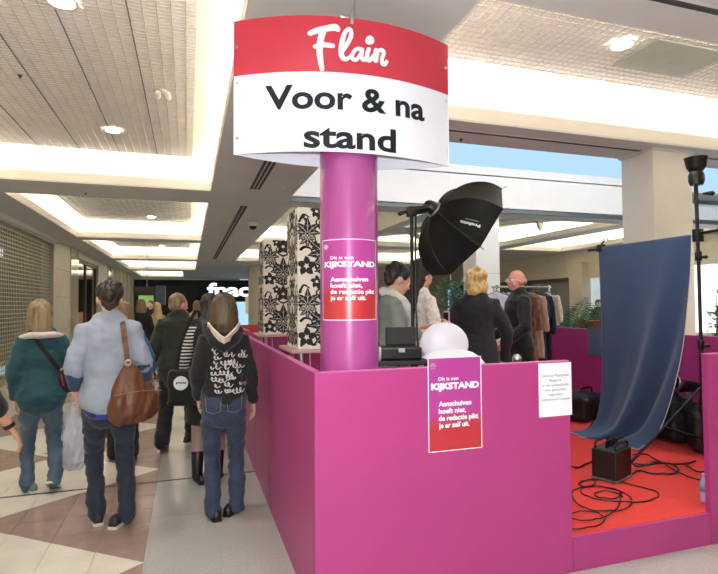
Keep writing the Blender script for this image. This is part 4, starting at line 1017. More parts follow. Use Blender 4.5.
cols = [((222, 222, 226), 'white blouse', 0.75), ((205, 214, 228), 'pale blue shirt', 0.72), ((228, 206, 204), 'pale pink top', 0.66), ((60, 66, 110), 'indigo cardigan', 0.8),
        ((24, 24, 30), 'black dress', 0.98), ((132, 92, 66), 'brown print dress', 0.95), ((186, 156, 140), 'dusty beige tunic', 0.9), ((40, 54, 92), 'navy dress', 1.06),
        ((28, 34, 40), 'charcoal long coat', 1.1), ((214, 206, 184), 'cream knit top', 0.5)]
for i, (c_, nm, L_) in enumerate(cols):
    x_ = RW*(0.05+0.90*i/(len(cols)-1)); rr = random.Random(i)
    t = thing('hanging_garment', nm+' hanging on the chrome clothes rail', 'garment', (ra.x+x_, 5.75, rz_), rr.uniform(-0.25, 0.25), 'garments on the rail')
    obj('hanger', G().tube(smooth_curve([(0, 0, -0.015), (0.0, 0.0, -0.05), (0, -0.2, -0.11)], 3), 0.005, n=6).tube([(0, 0, -0.05), (0, 0.2, -0.11)], 0.005, n=6).tube(smooth_curve([(0, 0, -0.03), (0, 0.02, 0.012), (0, 0, 0.022), (0, -0.018, 0.008)], 3), 0.0035, n=6), mat('hanger_blue_black', (40, 46, 70), 0.4), t, True)
    prof = [(-0.07, 0.03, 0.018), (-0.12, 0.20, 0.026), (-0.20, 0.225, 0.036), (-0.38, 0.20, 0.04), (-0.6*L_-0.05, 0.21, 0.042), (-L_, 0.24, 0.046)]
    g = G().tube([(0.006*math.sin(k*2+i), 0, z) for k, (z, a, b) in enumerate(prof)], [(b, a) for z, a, b in prof], n=20, hint=(1, 0, 0), caps='flat')
    for s_ in (-1, 1): g.tube([(0, s_*0.20, -0.14), (0.012, s_*0.245, -0.34), (0.016, s_*0.25, -0.34-0.25*rr.random())], [(0.03, 0.05), (0.03, 0.045), (0.026, 0.04)], n=10, hint=(1, 0, 0))
    me = remesh(g, 0.014, 2, 0.014, 14, i, (1.5, 3.0, 0.3)); me.materials.append(mat('garment_%s' % nm.replace(' ', '_'), c_, 0.85, var=0.45 if 'print' in nm else 0.12, scale=16)); obj('garment_body', me, None, t)

# plants outside the stand -------------------------------------------------------
M_leaf = mat('palm_green', (60, 96, 58), 0.45, var=0.35, scale=12); M_leaf2 = mat('ficus_green', (56, 92, 62), 0.45, var=0.4, scale=16)
M_pot = mat('terracotta_planter', (150, 74, 52), 0.7)
def frond(L, ang, droop, n=13, seed=0):
    rr = random.Random(seed); g = G(); P = []
    for i in range(9):
        t_ = i/8; P.append(Vector((math.cos(ang)*L*t_*(0.55+0.45*t_)*0.8, math.sin(ang)*L*t_*(0.55+0.45*t_)*0.8, L*(t_*1.0-droop*t_*t_))))
    g.tube(P, [0.008*(1-0.8*i/8)+0.002 for i in range(9)], n=5)
    side0 = Vector((-math.sin(ang), math.cos(ang), 0))
    for i in range(2, n*2):
        t_ = i/(n*2); f_ = t_*8; j = min(int(f_), 7); p = P[j].lerp(P[j+1], f_-j); tg = (P[j+1]-P[j]).normalized()
        for s_ in (-1, 1):
            l_ = L*0.34*math.sin(math.pi*(0.12+0.85*t_))*rr.uniform(0.85, 1.1); d = (side0*s_*0.8+tg*0.75+Vector((0, 0, -0.12))).normalized(); nn = tg.cross(d).normalized(); w_ = 0.014
            wv = d.cross(nn).normalized()*w_
            g.add([p, p+d*l_*0.45+wv+nn*0.01, p+d*l_+Vector((0, 0, -0.15*l_)), p+d*l_*0.45-wv+nn*0.01], [(0, 1, 2, 3)])
    return g
def palm(loc, H_, label, n=11, seed=0, pot_h=0.45):
    t = thing('palm', label, 'plant', loc, group='potted plants behind the stand'); rr = random.Random(seed)
    obj('planter', G().lathe([(0.0, 0.001), (0.16, 0.002), (0.21, pot_h*0.9), (0.22, pot_h), (0.19, pot_h), (0.18, pot_h*0.88), (0.0, pot_h*0.88)], n=24), M_pot, t, True, auto=40)
    for k in range(n):
        a = k*2.4+rr.uniform(-.3, .3); L_ = (H_-pot_h)*rr.uniform(0.75, 1.05)
        g = frond(L_, a, rr.uniform(0.05, 0.5), 13, seed*50+k); g.xf(Matrix.Translation((0.05*math.cos(a), 0.05*math.sin(a), pot_h*0.85))); obj('frond', g, M_leaf, t)
def bushy(loc, H_, R0, label, n=26, seed=0, pot_h=0.5):
    t = thing('ficus', label, 'plant', loc, group='potted plants behind the stand'); rr = random.Random(seed)
    obj('planter', G().lathe([(0.0, 0.001), (0.18, 0.002), (0.23, pot_h), (0.20, pot_h), (0.19, pot_h*0.9), (0.0, pot_h*0.9)], n=24), M_pot, t, True, auto=40)
    st_ = G().tube([(0, 0, pot_h*0.85), (0.02, 0.01, H_*0.6), (0, 0, H_*0.85)], [0.025, 0.018, 0.008], n=8); g = G()
    for k in range(n):
        z0 = pot_h+(H_-pot_h)*rr.uniform(0.05, 0.85); a = rr.uniform(0, 6.28); r_ = R0*rr.uniform(0.5, 1.0)*(1.1-0.5*(z0/H_)); e_ = Vector((r_*math.cos(a), r_*math.sin(a), z0+0.15)); b0 = Vector((0.01, 0, z0))
        st_.tube([b0, b0.lerp(e_, 0.5)+Vector((0, 0, 0.03)), e_], [0.007, 0.005, 0.003], n=5)
        for j in range(16):
            p = b0.lerp(e_, rr.uniform(0.3, 1.05)); d = Vector((rr.uniform(-1, 1), rr.uniform(-1, 1), rr.uniform(-0.6, 0.8))).normalized(); sd = d.orthogonal().normalized()*0.022; l_ = rr.uniform(0.08, 0.14)
            g.add([p, p+d*l_*0.5+sd, p+d*l_, p+d*l_*0.5-sd], [(0, 1, 2, 3)])
    obj('stem', st_, mat('bark', (96, 78, 58), 0.8), t, True); tag(obj('foliage', g, M_leaf2, t), kind='stuff')
q = ony(566, 325, 7.5); palm((q.x, 7.5, 0), 2.0, 'feathery green palm nearest the clothes rail', 12, 1, 0.6)
q = ony(583, 325, 7.3); palm((q.x, 7.3, 0), 1.75, 'feathery green palm beside the blue backdrop', 11, 2, 0.6)
q = ony(450, 325, 8.0); bushy((q.x, 8.0, 0), 2.05, 0.55, 'dense leafy green potted tree behind the blonde woman', 34, 3)
q = onx(717, 315, XR-0.6); bushy((q.x, q.y, 0), 2.0, 0.35, 'small green plant in front of bright right window', 18, 5)
t = thing('planter_box', 'long terracotta planter box beside the palms', 'planter', (ony(592, 330, 7.0).x, 7.0, 0))
obj('trough', G().cbox(0, 0.9, 0, 0.3, 0.002, 1.20, 0.01), M_pot, t); obj('rim', G().cbox(-0.02, 0.92, -0.02, 0.32, 1.20, 1.25, 0.008), M_pot, t)

# silver lamp on a short stand just behind the front panel
q = CAM+ray(517, 359)*3.05; t = thing('small_silver_lamp', 'small round silver lamp peeping over front pink panel', 'lamp', (q.x, q.y, PZ))
obj('shade', G().ball((0, 0, q.z-PZ), (.028, .028, .03), 14, 10), mat('lamp_silver', (170, 172, 176), 0.25, metal=0.9), t, True); obj('stem', G().tube([(0, 0, .02), (0, 0, q.z-PZ-.02)], .008, n=8), M_steel, t, True); obj('base', G().lathe([(.0, .002), (.035, .003), (.035, .012), (.012, .03)], n=16), M_steel, t, True)
# ------------------------------------------------------------------ people
SKIN = {'fair': (214, 168, 146), 'pink': (216, 150, 136), 'tan': (190, 140, 112)}
def skin(k): return mat('skin_'+k, SKIN[k], 0.5, var=0.05, scale=14, sss=0.0)
PROF = [(0.74, .100, .085, .0), (0.80, .150, .108, -.008), (0.88, .172, .120, -.014), (0.96, .158, .108, -.006), (1.06, .134, .094, .0), (1.16, .140, .100, .004),
        (1.27, .155, .110, .006), (1.35, .165, .100, -.004), (1.41, .130, .078, -.012), (1.45, .075, .060, -.014)]
def prof(z):
    if z <= PROF[0][0]: return PROF[0][1:]
    for a, b in zip(PROF, PROF[1:]):
        if z <= b[0]:
            t = (z-a[0])/(b[0]-a[0]); return tuple(a[i]+(b[i]-a[i])*t for i in (1, 2, 3))
    return PROF[-1][1:]
class Person:
    """posed figure; local axes: faces +Y, right hand +X; measures are for 1.70 m and scaled"""
    def __init__(s, label, loc, face, H=1.70, lean=0.0, headyaw=0.0, headpitch=0.0, footL=(-0.085, 0, 0, 0), footR=(0.085, 0, 0, 0),
                 armL=None, armR=None, skin_='fair', voxel=0.010, build=0.94, group=None, z0=0.0, hands=True, footyaw=0.0):
        s.fy = footyaw
        s.k = H/1.70; s.lean = lean; s.hy = headyaw; s.hp = headpitch; s.vox = voxel; s.b = build; s.sk = skin(skin_); s.hands = hands
        s.root = thing('person', label, 'person', (loc[0], loc[1], z0), face, group)
        s.feet = {-1: footL, 1: footR}
        s.arms = {-1: armL or ((-0.21, -0.05, 1.10), (-0.215, 0.04, 0.86)), 1: armR or ((0.21, -0.05, 1.10), (0.215, 0.04, 0.86))}
        s.body()
    def L(s, p):
        """lean the upper body about the hips"""
        p = Vector(p)
        if s.lean and p.z > 0.92:
            d = p.z-0.92; a = s.lean*min(1, d/0.25); c, n = math.cos(a), math.sin(a); y = p.y; p.y = y*c + d*n; p.z = 0.92 + d*c - y*n
        return p
    def HD(s, p):
        """head space: turn about the neck, then lean"""
        q = Vector(p)-Vector((0, 0.01, 1.50)); q = Matrix.Rotation(s.hy, 3, 'Z') @ (Matrix.Rotation(-s.hp, 3, 'X') @ q)
        return s.L(q+Vector((0, 0.01, 1.50)))
    def headrot(s): return Matrix.Rotation(s.hy, 3, 'Z') @ Matrix.Rotation(-s.hp-s.lean, 3, 'X')
    def S(s, g): g.v = [(x*s.k, y*s.k, z*s.k) for x, y, z in g.v]; return g
    def leg(s, sd):
        fx, fy, lift, pitch = s.feet[sd]
        hip = Vector((sd*0.088*s.b, 0, 0.86)); toe = Vector((fx, fy+0.12, 0.02+lift)); c, n = math.cos(pitch), math.sin(pitch)
        ank = Vector((fx, toe.y-0.12*c-0.075*n*0.3, 0.085+lift+0.12*n))
        d = ank-hip; l1 = l2 = 0.405; D = min(d.length, l1+l2-0.002); m_ = d.normalized(); h = math.sqrt(max(0, l1*l1-(D/2)**2))
        fwd = Vector((0, 1, 0)); fwd = (fwd-m_*fwd.dot(m_)).normalized()
        knee = hip+m_*(D/2)+fwd*h+Vector((sd*0.008, 0, 0)); return hip, knee, hip+m_*D if d.length > D else ank
    def torso(s, g, inf, za, zb, scale=1.0, n=24, step=0.04, shape=None):
        P, R_ = [], []; z = za; m_ = max(2, int((zb-za)/step))
        for i in range(m_+1):
            z = za+(zb-za)*i/m_; rx, ry, yo = prof(z); e = inf if not shape else inf+shape(z)
            P.append(s.L((0, yo, z))); R_.append(((rx*s.b+e)*scale, (ry*s.b+e)*scale))
        g.tube(P, R_, n=n, hint=(1, 0, 0)); return g
    def armpts(s, sd):
        e, w = s.arms[sd]; sh = s.L((sd*0.150*s.b, -0.006, 1.375)); return sh, Vector(e), Vector(w)
    def body(s):
        g = G(); s.torso(g, -0.004, 0.82, 1.44)
        g.tube([s.L((0, -0.014, 1.40)), s.L((0, -0.002, 1.47)), s.HD((0, 0.012, 1.55))], [0.058, 0.050, 0.052], n=14)
        hr = s.headrot()
        g.ball(s.HD((0, 0.008, 1.605)), (0.074, 0.094, 0.098), 20, 14, hr); g.ball(s.HD((0, 0.042, 1.565)), (0.060, 0.062, 0.085), 16, 12, hr); g.ball(s.HD((0, 0.070, 1.508)), (0.036, 0.032, 0.028), 12, 8, hr)
        g.tube([s.HD((0, 0.098, 1.595)), s.HD((0, 0.116, 1.562))], [0.009, 0.014], n=8); g.ball(s.HD((0, 0.096, 1.616)), (0.048, 0.014, 0.010), 10, 6, hr)
        g.ball(s.HD((0, 0.098, 1.528)), (0.022, 0.012, 0.010), 10, 6, hr)
        for sd in (-1, 1): g.ball(s.HD((sd*0.076, 0.004, 1.575)), (0.012, 0.020, 0.032), 10, 8, hr); g.ball(s.HD((sd*0.040, 0.080, 1.555)), (0.022, 0.02, 0.024), 10, 8, hr)
        for sd in (-1, 1):
            h, k, a = s.leg(sd); g.tube([h, h.lerp(k, .5), k, k.lerp(a, .35), a], [.072, .062, .042, .040, .030], n=14)
            fx, fy, lf, pt = s.feet[sd]; toe = Vector((fx, fy+0.12, 0.03+lf)); g.tube([a-Vector((0, .012, .035)), a.lerp(toe, .5)-Vector((0, 0, .01)), toe], [.026, .028, .022], n=10)
            sh, e, w = s.armpts(sd); g.tube([sh+Vector((-sd*.04, 0, -.01)), sh, sh.lerp(e, .5), e, e.lerp(w, .35), w], [.058, .054, .045, .038, .038, .026], n=12)
        me = remesh(s.S(g), s.vox, 3)
        if s.hands:
            hg = G()
            for sd in (-1, 1): s.hand(hg, sd)
            bm = bmesh.new(); bm.from_mesh(me); hm = bpy.data.meshes.new('h'); s.S(hg); hm.from_pydata(hg.v, [], hg.f); bm.from_mesh(hm); bm.to_mesh(me); bm.free(); bpy.data.meshes.remove(hm)
        me.materials.append(s.sk); me.polygons.foreach_set('use_smooth', [True]*len(me.polygons))
        s.bodyo = obj('body', me, None, s.root)
        for sd in (-1, 1):
            p = s.HD((sd*0.031, 0.089, 1.592)); ey = obj('eye', s.S(G().ball(p, 0.0125, 10, 8)), mat('eye_white', (232, 228, 222), 0.2), s.root, True)
            p2 = s.HD((sd*0.031, 0.0985, 1.592)); obj('iris', s.S(G().ball(p2, 0.006, 8, 6)), mat('iris_dark', (50, 38, 30), 0.2), ey, True)
        obj('mouth', s.S(G().ball(s.HD((0, 0.106, 1.527)), (0.020, 0.006, 0.006), 10, 6, hr)), mat('lips', (168, 84, 80), 0.4), s.root, True)
    def hand(s, g, sd):
        sh, e, w = s.armpts(sd); d = (w-e).normalized(); side = Vector((0, 1, 0)); side = (side-d*side.dot(d)).normalized(); nn = d.cross(side)*sd   # palm normal towards the body
        if nn.x*sd > 0: nn = -nn
        g.tube([w-d*.02, w+d*.02, w+d*.055, w+d*.09], [(.024, .019), (.034, .016), (.040, .015), (.036, .012)], n=10, hint=side)
        for j, (o, l_) in enumerate(((.030, .070), (.010, .080), (-.010, .076), (-.029, .060))):
            b0 = w+d*.088+side*o; m1 = b0+d*l_*.5+nn*.008+side*o*.15; t1 = b0+d*l_*.9+nn*(.030+.004*j)+side*o*.1
            g.tube([b0, m1, t1], [.0088, .008, .0062], n=7)
        b0 = w+d*.025+side*.030; g.tube([b0, b0+d*.035+side*.022+nn*.008, b0+d*.065+side*.020+nn*.020], [.012, .010, .007], n=7)
    # clothing --------------------------------------------------------------
    def top(s, name, m_, hem=0.86, inf=0.016, sleeve=1.0, cuff=0.046, up=0.062, flare=0.0, neck=1.45, wr=0.010, ws=7, seed=0, sub_=None, hood=False, armup=0.0, voxel=None):
        g = G(); s.torso(g, inf, hem, neck-0.03, shape=lambda z: flare*max(0, (1.1-z)/0.3))
        g.tube([s.L((0, -.012, 1.38)), s.L((0, -.012, neck))], [(.125, .085), (.070, .062)], n=18, hint=(1, 0, 0))
        if hood:
            g.tube([s.L((-0.115, -0.05, 1.44)), s.L((-0.07, -0.12, 1.375)), s.L((0, -0.145, 1.325)), s.L((0.07, -0.12, 1.375)), s.L((0.115, -0.05, 1.44))], [.040, .048, .055, .048, .040], n=12)
        for sd in (-1, 1):
            sh, e, w = s.armpts(sd); en = e.lerp(w, max(0.02, (sleeve-0.5)*2)) if sleeve > 0.5 else sh.lerp(e, sleeve*2)
            pts = [sh+Vector((-sd*.05, 0, -.005)), sh, sh.lerp(e, .5)]+([e, e.lerp(en, .55), en] if sleeve > 0.5 else [en])
            rad = [up, up, up*.95, up*.88, (up*.85+cuff)/2, cuff][:len(pts)]; g.tube(pts, rad, n=14)
        me = remesh(s.S(g), voxel or s.vox*1.15, 3, wr, ws, seed, (1, 1, 1.6)); me.materials.append(m_); me.polygons.foreach_set('use_smooth', [True]*len(me.polygons))
        s.topme = me; s.topo = obj(name, me, None, s.root); return s.topo
    def trousers(s, m_, hemz=0.055, thigh=0.092, knee=0.066, hem=0.064, waist=0.98, inf=0.014, seed=0, wr=0.010, name='trousers'):
        g = G(); s.torso(g, inf, 0.785, waist)
        for sd in (-1, 1):
            h, k, a = s.leg(sd); fx, fy, lf, pt = s.feet[sd]
            en = a+Vector((0, 0.0, -(0.085-hemz)*0.8)); g.tube([h+Vector((0, 0, .03)), h.lerp(k, .5), k, k.lerp(a, .5), en], [thigh*1.02, thigh*.92, knee, (knee+hem)/2, hem], n=16)
        me = remesh(s.S(g), s.vox*1.1, 3, wr, 9, seed+5, (1, 1, 1.5)); me.materials.append(m_); me.polygons.foreach_set('use_smooth', [True]*len(me.polygons))
        return obj(name, me, None, s.root)
    def skirt(s, m_, hemz=0.55, flare=0.05):
        g = G(); P = [(0, 0, hemz), (0, -.005, .70), (0, -.012, .86), (0, -.004, .98)]
        g.tube(P, [(.185+flare, .15+flare), (.185+flare*.5, .14+flare*.4), (.182, .132), (.16, .115)], n=24, hint=(1, 0, 0), caps='flat')
        me = remesh(s.S(g), .012, 2, .008, 8, 3, (1, 1, .3)); me.materials.append(m_); obj('skirt', me, None, s.root)
    def shoes(s, m_, sole=None, boot=0.0, heel=0.0):
        for sd in (-1, 1):
            h, k, a = s.leg(sd); fx, fy, lf, pt = s.feet[sd]; g = G(); yaw = -sd*0.30-s.fy
            ring = [(-.075, .026, .055), (-.055, .034, .085), (-.01, .037, .090), (.05, .041, .072), (.105, .046, .052), (.15, .042, .040), (.18, .026, .028)]
            vs_, fs_ = [], []; n = 12
            for y_, hw, hh in ring:
                for j in range(n):
                    t = 2*math.pi*j/n; vs_.append((hw*math.cos(t), y_, max(0.0, hh*0.5+hh*0.5*math.sin(t)) if math.sin(t) > -.7 else 0.004))
            for i in range(len(ring)-1):
                for j in range(n): fs_.append((i*n+j, i*n+(j+1) % n, (i+1)*n+(j+1) % n, (i+1)*n+j))
            fs_.append(tuple(reversed(range(n)))); fs_.append(tuple((len(ring)-1)*n+j for j in range(n))); g.add(vs_, fs_)
            sg = G(); ol = [(-.080, .020), (-.07, .034), (-.02, .038), (.05, .041), (.11, .048), (.155, .043), (.185, .02)]
            poly = [(w_, y_) for y_, w_ in ol]+[(-w_, y_) for y_, w_ in reversed(ol)]; slab(sg, poly, 0.002, 0.022)
            M_ = Matrix.Translation((fx, fy+0.12, lf)) @ Matrix.Rotation(yaw, 4, 'Z') @ Matrix.Rotation(-pt, 4, 'X') @ Matrix.Translation((0, -0.12, 0))
            g.xf(M_); sg.xf(M_)
            if boot:
                b_ = a.lerp(k, boot); g.tube([a-Vector((0, 0, .03)), a.lerp(k, boot*.5), b_], [.046, .054, .058], n=14)
                g.tube([b_, b_], .058, n=14)
            so = obj('shoe' if not boot else 'boot', s.S(g), m_, s.root, True); obj('sole', s.S(sg), sole or m_, so)
    def hair(s, style, m_, seed=0):
        g = G(); hr = s.headrot()
        def B(c, r): g.ball(s.HD(c), r, 16, 12, hr)
        if style == 'short': B((0, -0.012, 1.632), (.086, .098, .092)); B((0, -.045, 1.575), (.078, .062, .075))
        elif style == 'bun': B((0, -0.010, 1.632), (.086, .098, .090)); B((0, -.075, 1.62), (.072, .06, .065)); B((0, -.055, 1.565), (.062, .05, .06)); B((.02, -.06, 1.685), (.055, .05, .035))
        elif style == 'bob':
            B((0, -0.010, 1.630), (.098, .106, .088)); g.tube([s.HD((0, -.025, 1.66)), s.HD((0, -.035, 1.58)), s.HD((0, -.040, 1.50)), s.HD((0, -.040, 1.455))], [(.096, .090), (.106, .086), (.112, .078), (.106, .064)], n=20, hint=hr @ Vector((1, 0, 0)))
        elif style == 'long':
            B((0, -0.010, 1.635), (.090, .102, .090)); g.tube([s.HD((0, -.02, 1.66)), s.HD((0, -.035, 1.56)), s.L((0, -.075, 1.44)), s.L((0.01, -.118, 1.32)), s.L((0.01, -.125, 1.20))], [(.088, .086), (.092, .076), (.092, .052), (.082, .036), (.045, .02)], n=20, hint=hr @ Vector((1, 0, 0)))
        elif style == 'wavy':
            B((0, -0.012, 1.635), (.100, .110, .094)); B((-.06, -.02, 1.565), (.05, .07, .07)); B((.06, -.02, 1.565), (.05, .07, .07)); B((0, -.06, 1.53), (.088, .06, .075)); B((.05, -.05, 1.49), (.05, .04, .05)); B((-.05, -.05, 1.49), (.05, .04, .05))
        amp = {'wavy': .022, 'bun': .014}.get(style, .008)
        me = remesh(s.S(g), .009, 3, amp, 16 if style == 'wavy' else 22, seed, (1.4, 1.4, .35) if style != 'wavy' else (1, 1, .7)); me.materials.append(m_); me.polygons.foreach_set('use_smooth', [True]*len(me.polygons)); return obj('hair', me, None, s.root)
    def W(s, p): return s.root.matrix_world @ (Vector(p)*s.k)
def hairmat(n, c): return mat('hair_'+n, c, 0.45, var=0.35, scale=18, stretch=(3, 3, .25), bump=0.3, bscale=60)
def cloth(n, c, rough=0.85, var=0.10, bump=0.12, bscale=150, **k): return mat('cloth_'+n, c, rough, var=var, scale=k.pop('scale', 9), bump=bump, bscale=bscale, sheen=0.15, **k)
H_brown, H_dark, H_ash, H_blond, H_black, H_ltbrown = hairmat('brown', (82, 66, 44)), hairmat('dark_brown', (44, 34, 28)), hairmat('ash_blonde', (134, 116, 84)), hairmat('blonde', (196, 166, 112)), hairmat('black', (24, 20, 20)), hairmat('light_brown', (120, 92, 60))
J_light, J_mid, J_dark = cloth('jeans_light', (72, 92, 112), var=.3, scale=4), cloth('jeans_mid', (44, 57, 80), var=.35, scale=4), cloth('jeans_dark', (30, 39, 55), var=.3, scale=4)
C_black, C_navy = cloth('black', (14, 14, 15)), cloth('navy', (26, 30, 44))
S_black, S_sole = mat('shoe_black_leather', (18, 17, 17), 0.4), mat('sole_pale', (206, 200, 186), 0.6)
def nearest(me, M_inv, origin, direction):
    return None
def drape(person, fn, n=24):
    """project local points onto the top garment from behind: fn(t) -> (x, z)"""
    bvh = BVHTree.FromPolygons([v.co for v in person.topme.vertices], [tuple(p.vertices) for p in person.topme.polygons]); out = []
    for i in range(n+1):
        x, z = fn(i/n); hit = bvh.ray_cast(Vector((x, -1.0, z)), Vector((0, 1, 0)))
        if hit[0]: out.append((hit[0], hit[1]))
    return out

R = math.radians
def pockets(person, jeans, m_):
    """two stitched back pockets lying on the seat of the jeans"""
    me = jeans.data; bvh = BVHTree.FromPolygons([v.co for v in me.vertices], [tuple(p.vertices) for p in me.polygons]); k = person.k
    for sd in (-1, 1):
        def fn(u, v, sd=sd):
            x = (sd*0.078+(u-.5)*.115*(1-.12*(1-v)))*k; z = (0.815+.125*v+(0.02*(abs(u-.5)*2) if v < .01 else 0))*k
            h = bvh.ray_cast(Vector((x, -1, z)), Vector((0, 1, 0))); return (h[0]+Vector((0, -.004, 0))) if h[0] else Vector((x, -.12, z))
        obj('back_pocket', G().grid(fn, 6, 6), m_, person.root, True)
        st_ = G().tube([fn(0, j/6)+Vector((0, -.002, 0)) for j in range(6, -1, -1)]+[fn(j/6, 0)+Vector((0, -.002, 0)) for j in range(1, 7)]+[fn(1, j/6)+Vector((0, -.002, 0)) for j in range(1, 7)], .0016, n=4)
        tag(obj('stitching', st_, mat('denim_stitch', (150, 140, 120), .8), person.root), kind='stuff')
# 1 woman in the teal jacket ------------------------------------------------------
P = Person('woman in teal jacket and jeans walking away, holding a plastic bag', (-1.17, 5.02), R(14), 1.565, footL=(-0.10, 0.06, 0, 0), footR=(0.12, -0.10, 0.0, 0.55),
           armL=((-0.215, -0.04, 1.10), (-0.205, 0.02, 0.86)), armR=((0.235, -0.02, 1.11), (0.33, 0.06, 0.865)), headyaw=R(-35), voxel=.009)
teal = cloth('teal_fleece', (23, 68, 78)); P.top('jacket', teal, hem=0.84, inf=.028, flare=.024, up=.064, cuff=.046, sleeve=.96, wr=.014, seed=1)
obj('collar', P.S(G().tube([P.L((-0.155, -0.035, 1.405)), P.L((-0.08, -0.105, 1.425)), P.L((0, -0.125, 1.42)), P.L((0.08, -0.105, 1.425)), P.L((0.15, -0.03, 1.41))], [(.03, .02), (.052, .028), (.056, .03), (.05, .028), (.03, .02)], n=12)), cloth('cream_lining', (214, 202, 190)), P.root, True)
pockets(P, P.trousers(J_light, knee=.064, hem=.058, seed=1, wr=.014), J_light); P.shoes(mat('trainer_grey', (96, 112, 116), .6), S_sole); P.hair('bob', H_ash, 1)
pts = drape(P, lambda t: (-0.13+0.36*t, 1.42-0.58*t)); P1 = P
sb = thing('crossbody_bag', 'small black crossbody bag on strap over the teal jacket', 'bag', P.root.location, R(14))
obj('strap', G().ribbon([h+nn*.006 for h, nn in pts], .034, .006, (0.8, 0, 0.6)), cloth('strap_black', (18, 18, 22)), sb)
e_ = pts[-1][0]; bgm = remesh(G().cbox(e_.x-.02, e_.x+.09, e_.y-.05, e_.y+.10, e_.z-.17, e_.z+.02, .02), .01, 4); bgm.materials.append(C_black); obj('pouch', bgm, None, sb)
obj('red_tag', G().tube([e_+Vector((.0, -.06, -.01)), e_+Vector((.015, -.062, -.10))], .007, n=6), mat('tag_red', (150, 40, 60), .6), sb, True)
obj('ring', G().ball(e_+Vector((0, -.02, .03)), .012, 8, 6), M_steel, sb)
# plastic carrier bag in her right hand
bpy.context.view_layer.update()
hw = P.W((0.385, 0.075, 0.765)); dpt = proj(hw)[2]
pbx = CAM+ray(75, 405)*dpt
pb = thing('plastic_bag', 'white translucent plastic carrier bag hanging from hand of woman in teal', 'bag', (pbx.x, pbx.y, pbx.z-0.52), R(18))
g = G(); prf = [(0.0, .105, .05), (.03, .145, .075), (.15, .15, .085), (.30, .125, .065), (.42, .10, .045), (.49, .07, .03), (.52, .035, .02)]
g.tube([(0.012*math.sin(z*9), 0, z) for z, a, b in prf], [(a, b) for z, a, b in prf], n=26, hint=(1, 0, 0))
me = remesh(g, .010, 2, .020, 11, 2, (2.2, 2.2, .7)); me.materials.append(mat('bag_plastic', (208, 212, 220), .35, alpha=.86, var=.06, spec=.6)); me.polygons.foreach_set('use_smooth', [True]*len(me.polygons)); obj('bag_film', me, None, pb)
obj('handle', G().tube(smooth_curve([(-.05, 0, .50), (-.02, 0, .56), (.02, 0, .56), (.05, 0, .50)], 4), .008, n=6), MATS['bag_plastic'], pb, True)
obj('contents', G().cbox(-.10, .10, -.035, .035, .03, .15, .015), mat('bag_contents_blue', (150, 168, 200), .6), pb)
# 2 woman in the pale blue jumper ---------------------------------------------------
P = Person('woman in pale blue knit jumper and dark jeans seen from behind', (-0.535, 4.10), R(10), 1.715, footL=(-0.065, 0.10, 0, 0), footR=(0.125, -0.04, 0.0, 0.0), footyaw=.25,
           armL=((-0.225, -0.05, 1.12), (-0.195, 0.07, 0.90)), armR=((0.225, -0.02, 1.13), (0.27, 0.15, 0.935)), voxel=.009, build=0.95)
knit = cloth('pale_blue_knit', (154, 163, 180), bump=.5, bscale=220, var=.06); P.top('jumper', knit, hem=0.875, inf=.024, flare=.010, up=.070, cuff=.058, sleeve=.60, wr=.016, seed=4)
for sd in (-1, 1):
    sh, e, w = P.armpts(sd); obj('undersleeve', P.S(G().tube([e, e.lerp(w, .3), e.lerp(w, .62)], [.052, .052, .044], n=14)), cloth('petrol_sleeve', (36, 70, 106)), P.root, True)
g = G(); P.torso(g, .020, .838, .89); obj('vest_hem', P.S(g), cloth('royal_blue_vest', (36, 58, 150)), P.root, True)
P.trousers(J_dark, thigh=.088, knee=.062, hem=.060, seed=2, wr=.014); P.shoes(mat('trainer_black', (30, 32, 36), .6), S_sole); P.hair('bun', H_dark, 2); P2 = P
bpy.context.view_layer.update()
sb = thing('shoulder_bag', 'slouchy brown leather shoulder bag over the pale blue jumper', 'bag', P.root.location, R(10)); k_ = P.k
M_bag = mat('brown_leather', (90, 52, 28), .45, var=.22, scale=7, bump=.15, bscale=60)
g = G(); bz, bx0, by0 = 0.795*k_, 0.175, -0.20
prf = [(-.02, .165, .05), (.01, .185, .07), (.09, .175, .08), (.18, .14, .065), (.26, .095, .045), (.33, .045, .03), (.37, .022, .018)]
g.tube([(bx0-0.05*z/.37-.02, by0+0.02*z, bz+z) for z, a, b in prf], [(a, b) for z, a, b in prf], n=26, hint=(0.97, 0.22, 0))
me = remesh(g, .011, 2, .020, 8, 5, (1.6, 1.6, .5)); me.materials.append(M_bag); me.polygons.foreach_set('use_smooth', [True]*len(me.polygons)); obj('bag_body', me, None, sb)
sp = drape(P, lambda t: (0.075+0.035*t, (1.415-0.27*t)*k_), 12)
stp = [Vector((.06, .10, 1.36*k_)), Vector((.065, .06, 1.44*k_)), Vector((.07, .0, 1.475*k_))]+[h+nn*.012 for h, nn in sp if h.z < 1.41*k_]+[Vector((bx0-.065, by0-.01, bz+.37)), Vector((bx0-.07, by0-.015, bz+.33))]
obj('strap', G().ribbon(stp, .036, .006, (1, .15, 0)), mat('strap_brown', (120, 84, 58), .45), sb)
stp2 = [Vector((.065, .10, 1.36*k_)), Vector((.20, .06, 1.15*k_)), Vector((bx0+.09, by0+.05, bz+.30))]
obj('ring', G().tube([Vector((bx0-.068, by0-.035, bz+.36))+Vector((.018*math.cos(a), -.006, .018*math.sin(a))) for a in [i*.628 for i in range(10)]], .004, n=6, closed=True), M_steel, sb, True)
obj('seam', G().tube(smooth_curve([(bx0-.15, by0-.085, bz+.15), (bx0, by0-.10, bz+.17), (bx0+.14, by0-.075, bz+.16)], 5), .004, n=6), mat('strap_brown', (120, 84, 58)), sb, True)
